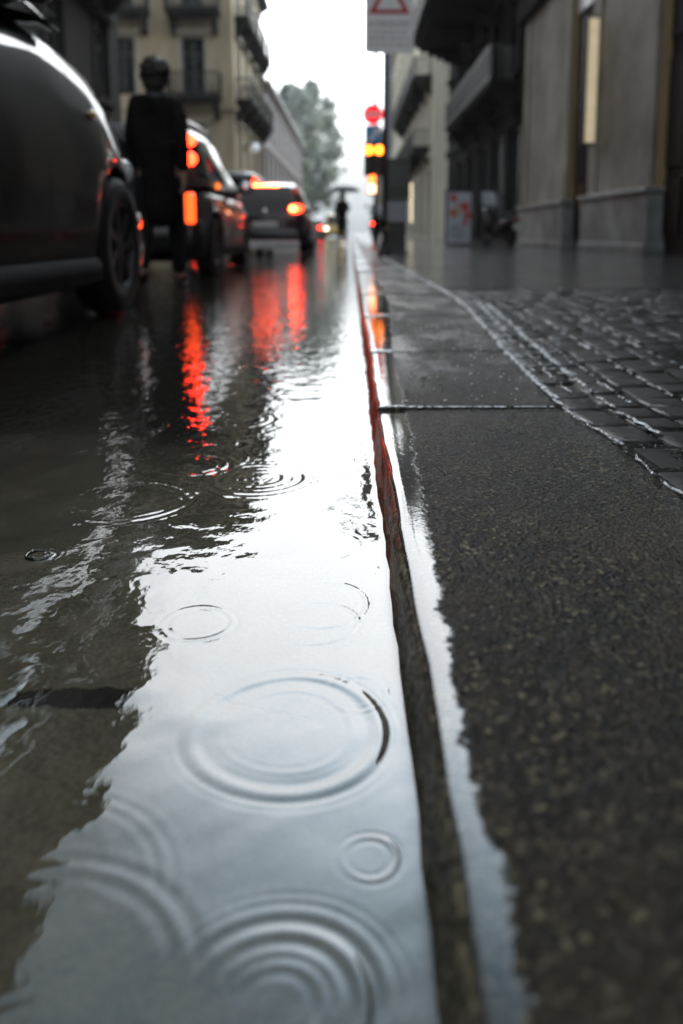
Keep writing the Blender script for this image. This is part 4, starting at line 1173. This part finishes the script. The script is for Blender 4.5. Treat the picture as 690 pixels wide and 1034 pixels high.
def rrect(x0, x1, z0, z1, r, n=6):
    pts = []
    for cx_, cz, a0 in ((x1 - r, z1 - r, 0), (x0 + r, z1 - r, 90), (x0 + r, z0 + r, 180), (x1 - r, z0 + r, 270)):
        for k in range(n + 1): a = R(a0 + 90 * k / n); pts.append((cx_ + r * math.cos(a), cz + r * math.sin(a)))
    return pts
# warning sign on its pole, 12 m away
YS = 12.0
sg = empty('warning_sign', (.52, YS, .1), 'white warning board with a red triangle on a dark pole by the kerb', 'sign')
m = MB(); m.tube([(0, 0, 0), (0, 0, 4.6)], .038, 14); m.lathe([(.11, 0), (.11, .05), (.07, .12), (.05, .2)], 16); m.build('pole', DPOLE, sg, smooth=True)
zb = zrow(55, YS) - .1
m = MB(); m.prism(rrect(-.31, .40, zb, zb + 1.18, .06), -.075, -.06); pn = m.build('sign_panel', WSIGN, sg)
m = MB(); tri_o = [(-.255, zb + .545), (.345, zb + .545), (.045, zb + 1.08)]; tri_i = [(-.145, zb + .605), (.235, zb + .605), (.045, zb + .945)]
for y in (-.080, -.0765):
    for p in tri_o + tri_i: m.v.append((p[0], y, p[1]))
m.f += [(0, 1, 4, 3), (1, 2, 5, 4), (2, 0, 3, 5), (6, 9, 10, 7), (7, 10, 11, 8), (8, 11, 9, 6), (0, 6, 7, 1), (1, 7, 8, 2), (2, 8, 6, 0)]
m.build('triangle', REDP, pn)
text('ATTENZIONE', .098, (.045, -.0775, zb + .40), GREYT, pn)
rs = random.Random(4); m = MB()
for k in range(3):
    x = -.25; z = zb + .29 - k * .085
    while x < .33:
        l = rs.uniform(.05, .13); m.box(x, min(x + l, .35), -.0785, -.0762, z - .012, z + .012); x += l + .03
m.build('small_print', pmat('faint_print', (.42, .42, .44), .5), pn)
m = MB(); m.box(-.06, .06, -.058, -.03, zb + .2, zb + .26); m.box(-.06, .06, -.058, -.03, zb + .9, zb + .96); m.build('clamp', DPOLE, sg)

# traffic light post with no entry roundel and arrow plate, 25 m away
YT = 25.0; k25 = YT / F
def zat(py): return zrow(py, YT) - .1
tl = empty('traffic_light', (.79, YT, .1), 'traffic light post with twin amber lamps, red roundel and blue arrow plate', 'traffic light')
m = MB(); m.tube([(0, 0, 0), (0, 0, zat(40))], .06, 14); m.build('pole', DPOLE, tl, smooth=True)
zc = zat(116); m = MB(); m.lathe([(.001, -.14), (.30, -.14), (.31, -.12), (.30, -.10), (.001, -.10)], 32, 'y', (-.09, 0, zc)); ro = m.build('roundel', pmat('added_glow_red', (.5, .02, .02), .4, emit=(1, .02, .03), es=.5), tl)  # glow added to the roundel for its red reflection on the kerb
m = MB(); m.box(-.32, .14, -.149, -.1415, zc - .065, zc + .065); m.build('white_bar', WSIGN, ro)
zc = zat(136); m = MB(); m.prism(rrect(-.33, .16, zc - .30, zc + .27, .04), -.13, -.11); bp = m.build('arrow_plate', BLUEP, tl)
m = MB(); m.prism([(-.24, zc - .19), (-.12, zc - .22), (.04, zc + .02), (.13, zc - .05), (.14, zc + .20), (-.12, zc + .17), (-.05, zc + .10)], -.137, -.1315); m.build('arrow', WSIGN, bp)
zc = zat(152)
for x in (-.21, .11):
    m = MB(); m.prism(rrect(x - .155, x + .155, zc - .78, zc + .22, .05), -.16, .06); h_ = m.build('lamp_housing', pmat('signal_black', (.012, .012, .013), .5), tl)
    m = MB(); m.lathe([(.001, -.20), (.06, -.197), (.11, -.185), (.135, -.163)], 24, 'y', (x, 0, zc)); m.build('amber_lamp', lamp('amber_lit', (1, .20, .015), 4.0), h_, smooth=True)
    for dz in (.32, .62):
        m = MB(); m.lathe([(.001, -.175), (.09, -.17), (.125, -.163)], 24, 'y', (x, 0, zc - dz)); m.build('dark_lamp', pmat('dark_lens', (.02, .02, .02), .2), h_, smooth=True)
    m = MB()
    for dz in (0, .32, .62):
        for q in range(12):
            a = R(15 + 150 * q / 11); a2 = R(15 + 150 * (q + 1) / 11)
            m.add([(x + .14 * math.cos(a), -.163, zc - dz + .14 * math.sin(a)), (x + .14 * math.cos(a2), -.163, zc - dz + .14 * math.sin(a2)), (x + .14 * math.cos(a2), -.30, zc - dz + .14 * math.sin(a2)), (x + .14 * math.cos(a), -.30, zc - dz + .14 * math.sin(a))], [(0, 1, 2, 3)])
    vz = m.build('visor', pmat('signal_black', (0, 0, 0)), h_); vz.modifiers.new('s', 'SOLIDIFY').thickness = .004
# pedestrian signal further down the post (two stacked lamps)
m = MB(); z1 = zat(197); m.prism(rrect(-.24, .02, z1, zat(174), .04), -.14, -.063); ps = m.build('pedestrian_signal', pmat('signal_black', (0, 0, 0)), tl)
m = MB(); m.box(-.21, -.01, -.152, -.143, zat(184), zat(176)); m.build('orange_figure_lamp', lamp('ped_orange', (1, .14, .02), 3.0), ps)
m = MB(); m.box(-.21, -.01, -.152, -.143, zat(195), zat(186)); m.build('pale_lamp', lamp('ped_pale', (1, .42, .22), 3.0), ps)

# pale round column behind, and grey signal back
cp = empty('lamp_post', (1.16, 24.0, .1), 'pale street lamp post standing just behind the warning board', 'lamp post')
m = MB(); m.tube([(0, 0, 0), (0, 0, 2.4), (0, 0, 7.5)], [.10, .085, .07], 14); m.lathe([(.17, 0), (.17, .4), (.12, .5), (.1, .6)], 18)
m.build('post', pmat('pale_post', (.45, .47, .50), .45), cp, smooth=True)
m = MB(); m.tube([(0, 0, 7.4), (-.3, 0, 8.0), (-1.1, 0, 8.3)], .04, 10); m.ell((-1.35, 0, 8.28), (.35, .14, .08), 16, 8); m.build('lamp_head', POLE, cp, smooth=True)

# parking ticket machine
tk = empty('ticket_machine', (.80, 14.0, .1), 'black parking ticket machine with a pale front panel beside the sign pole', 'ticket machine')
z1 = lambda py: zrow(py, 14.0) - .1
m = MB(); m.prism(rrect(-.22, .23, z1(202), z1(161), .05), -.14, .14); m.build('head', pmat('machine_black', (.018, .020, .019), .4, coat=.3), tk)
m = MB(); m.box(-.17, .19, -.11, .11, z1(224), z1(202) - .003); m.build('panel', pmat('machine_pale', (.34, .36, .39), .5), tk, bevel=.01)
m = MB(); m.box(-.15, .17, -.10, .10, .02, z1(224) - .003); m.box(-.2, .22, -.14, .14, 0, .02)
for k in range(4): m.box(-.13 + k * .075, -.10 + k * .075, -.112, -.102, .08, z1(224) - .04)
m.build('column', pmat('machine_black', (0, 0, 0)), tk)
m = MB(); m.box(-.12, .13, -.150, -.143, z1(190), z1(170)); m.build('screen', glass_mat('screen_glass', (.02, .03, .03)), tk)

# poster board
pb = empty('poster_board', (2.85, 21.0, .1), 'white standing poster board with red and orange flowers by the dark doorways', 'poster board')
m = MB(); m.box(-.33, .33, -.02, .02, .06, 1.42); m.box(-.36, -.335, -.04, .04, 0, 1.46); m.box(.335, .36, -.04, .04, 0, 1.46); m.box(-.33, .33, -.03, .03, 1.423, 1.46); fr = m.build('frame', IRON, pb)
m = MB(); m.box(-.31, .31, -.030, -.022, .09, 1.39); po = m.build('poster', pmat('poster_white', (.55, .59, .66), .6), pb)
rs = random.Random(8)
for (x, z, r, c_) in ((-.15, 1.25, .10, 'r'), (.16, 1.02, .12, 'r'), (.22, .80, .10, 'r'), (-.12, .86, .13, 'o'), (.18, .62, .07, 'r'), (-.03, 1.05, .05, 'o'), (.2, .92, .05, 'o')):
    m = MB()
    for k in range(6):
        a = k * math.pi / 3 + rs.random(); m.ell((x + r * .6 * math.cos(a), -.032, z + r * .6 * math.sin(a)), (r * .5, .004, r * .5), 10, 6)
    m.build('flower_print', pmat('print_red', (.55, .05, .04), .6) if c_ == 'r' else pmat('print_orange', (.60, .22, .08), .6), po, smooth=True)
m = MB()
for k in range(5): m.box(-.2, .2 - .05 * (k % 2), -.034, -.0312, .22 + k * .075, .25 + k * .075)
m.build('print_lines', GREYT, po)

# scooter
def scooter(loc, rz, label, lit):
    e = empty('motor_scooter', loc, label, 'scooter', rz, group='scooters parked on the right pavement')
    BODY = pmat('scooter_black', (.014, .010, .010), .35, coat=.8)
    m = MB()
    # side profile lofted: rear body + leg shield
    for (y0, y1, pts) in ((0, 0, 0),):
        pass
    def loft(sec):
        vs = []; n = 12
        for (y, z0, z1, w_) in sec:
            for i in range(n):
                a = 2 * math.pi * i / n; vs.append((w_ * math.copysign(abs(math.cos(a)) ** .7, math.cos(a)), y, (z0 + z1) / 2 + (z1 - z0) / 2 * math.copysign(abs(math.sin(a)) ** .7, math.sin(a))))
        fs = [(k * n + i, k * n + (i + 1) % n, (k + 1) * n + (i + 1) % n, (k + 1) * n + i) for k in range(len(sec) - 1) for i in range(n)]
        fs += [tuple(range(n)), tuple((len(sec) - 1) * n + i for i in range(n))]
        m.add(vs, fs)
    loft([(-.85, .62, .72, .08), (-.75, .50, .74, .16), (-.4, .35, .72, .20), (-.12, .25, .66, .19), (.0, .2, .34, .17), (.35, .2, .32, .16)])
    loft([(.33, .22, .85, .20), (.42, .30, 1.0, .23), (.52, .45, 1.02, .17), (.58, .6, .95, .08)])
    body = m.build('body', BODY, e, smooth=True)
    m = MB(); m.ell((0, -.42, .78), (.17, .42, .07), 18, 10); m.build('seat', TYRE, e, smooth=True)
    m = MB(); m.prism(rrect(-.22, .22, 1.0, 1.45, .12), .30, .312); sc = m.build('windscreen', pmat('pale_screen', (.55, .60, .65), .1, coat=.5), e); sc.rotation_euler = (R(-8), 0, 0)
    m = MB(); m.tube([(-.34, .28, 1.06), (-.1, .38, 1.03), (.1, .38, 1.03), (.34, .28, 1.06)], .018, 8); m.build('handlebar', IRON, e, smooth=True)
    for s_ in (-1, 1):
        m = MB(); m.tube([(.24 * s_, .33, 1.05), (.33 * s_, .33, 1.25)], .008, 6); m.ell((.34 * s_, .33, 1.30), (.07, .02, .05), 12, 8); m.build('mirror', IRON, e, smooth=True)
    for y in (-.62, .62):
        m = MB(); m.lathe([(.15, -.05), (.22, -.055), (.25, -.03), (.258, 0), (.25, .03), (.22, .055), (.15, .05)], 28, 'x', (0, 0, 0)); wl = m.build('wheel', TYRE, e, smooth=True); wl.location = (0, y, .258)
        m = MB(); m.lathe([(.001, -.04), (.15, -.04), (.155, 0), (.15, .04), (.001, .04)], 20, 'x'); m.build('rim', RIM, wl)
    m = MB(); m.bar((.06, .50, .85), (.05, .62, .27), .04); m.bar((-.06, .50, .85), (-.05, .62, .27), .04); m.build('fork', CHROME, e)
    m = MB(); m.ell((0, -.86, .66), (.09, .03, .045), 14, 8); m.build('tail_light', REDL if lit else REDOFF, e, smooth=True)
    m = MB(); m.box(-.1, .1, -.90, -.893, .42, .58); m.build('number_plate', PLATE, e)
    m = MB(); m.bar((.1, -.1, .2), (.22, -.16, .0), .02); m.build('side_stand', IRON, e)
    return e
scooter((3.75, 20.3, .1), .35, 'dark scooter with a pale windscreen parked against the left stone pier', False)
scooter((.92, 29.0, .1), -.1, 'dark scooter with its red tail lamp lit beyond the ticket machine', True)

# wall lantern globe on the corner building
gl = empty('wall_lantern', (-5.6, 43.0, 5.0), 'white globe lantern on the wall of the beige corner building', 'lantern')
m = MB(); m.tube([(0, 0, -.2), (.25, 0, .1), (.6, 0, .15)], .03, 8); m.box(0.003, .05, -.1, .1, -.35, .1); m.build('bracket', IRON, gl, smooth=True)
m = MB(); m.ell((.6, 0, -.1), (.22, .22, .24), 20, 14); m.build('globe', pmat('opal_globe', (.7, .73, .75), .3, emit=(.8, .9, 1), es=.12), gl, smooth=True)
# far blue sign
bs = empty('road_sign', (-2.55, 49.5, 0), 'small blue round road sign low by the far parked cars', 'sign')
m = MB(); m.tube([(0, 0, 0), (0, 0, 1.0)], .03, 8); m.build('pole', POLE, bs)
m = MB(); m.lathe([(.001, -.06), (.34, -.06), (.35, -.05), (.34, -.035), (.001, -.035)], 28, 'y', (0, 0, .85)); m.build('disc', BLUEP, bs)

# ================================================================== HAZE
hz = MB(); hz.box(-112, 112, -37, 910, -1.9, 24)
hm = bpy.data.materials.new('haze'); hm.use_nodes = True; ht = NT(hm)
for n in list(hm.node_tree.nodes): hm.node_tree.nodes.remove(n)
out = ht.new('ShaderNodeOutputMaterial'); pv = ht.new('ShaderNodeVolumePrincipled')
pv.inputs['Color'].default_value = (.93, .95, .97, 1); pv.inputs['Density'].default_value = .0005; pv.inputs['Anisotropy'].default_value = .2
ht.link(pv.outputs[0], out.inputs['Volume'])
ho = hz.build('haze', hm); tag(ho, 'thin rainy haze filling the street', 'haze', kind='stuff')
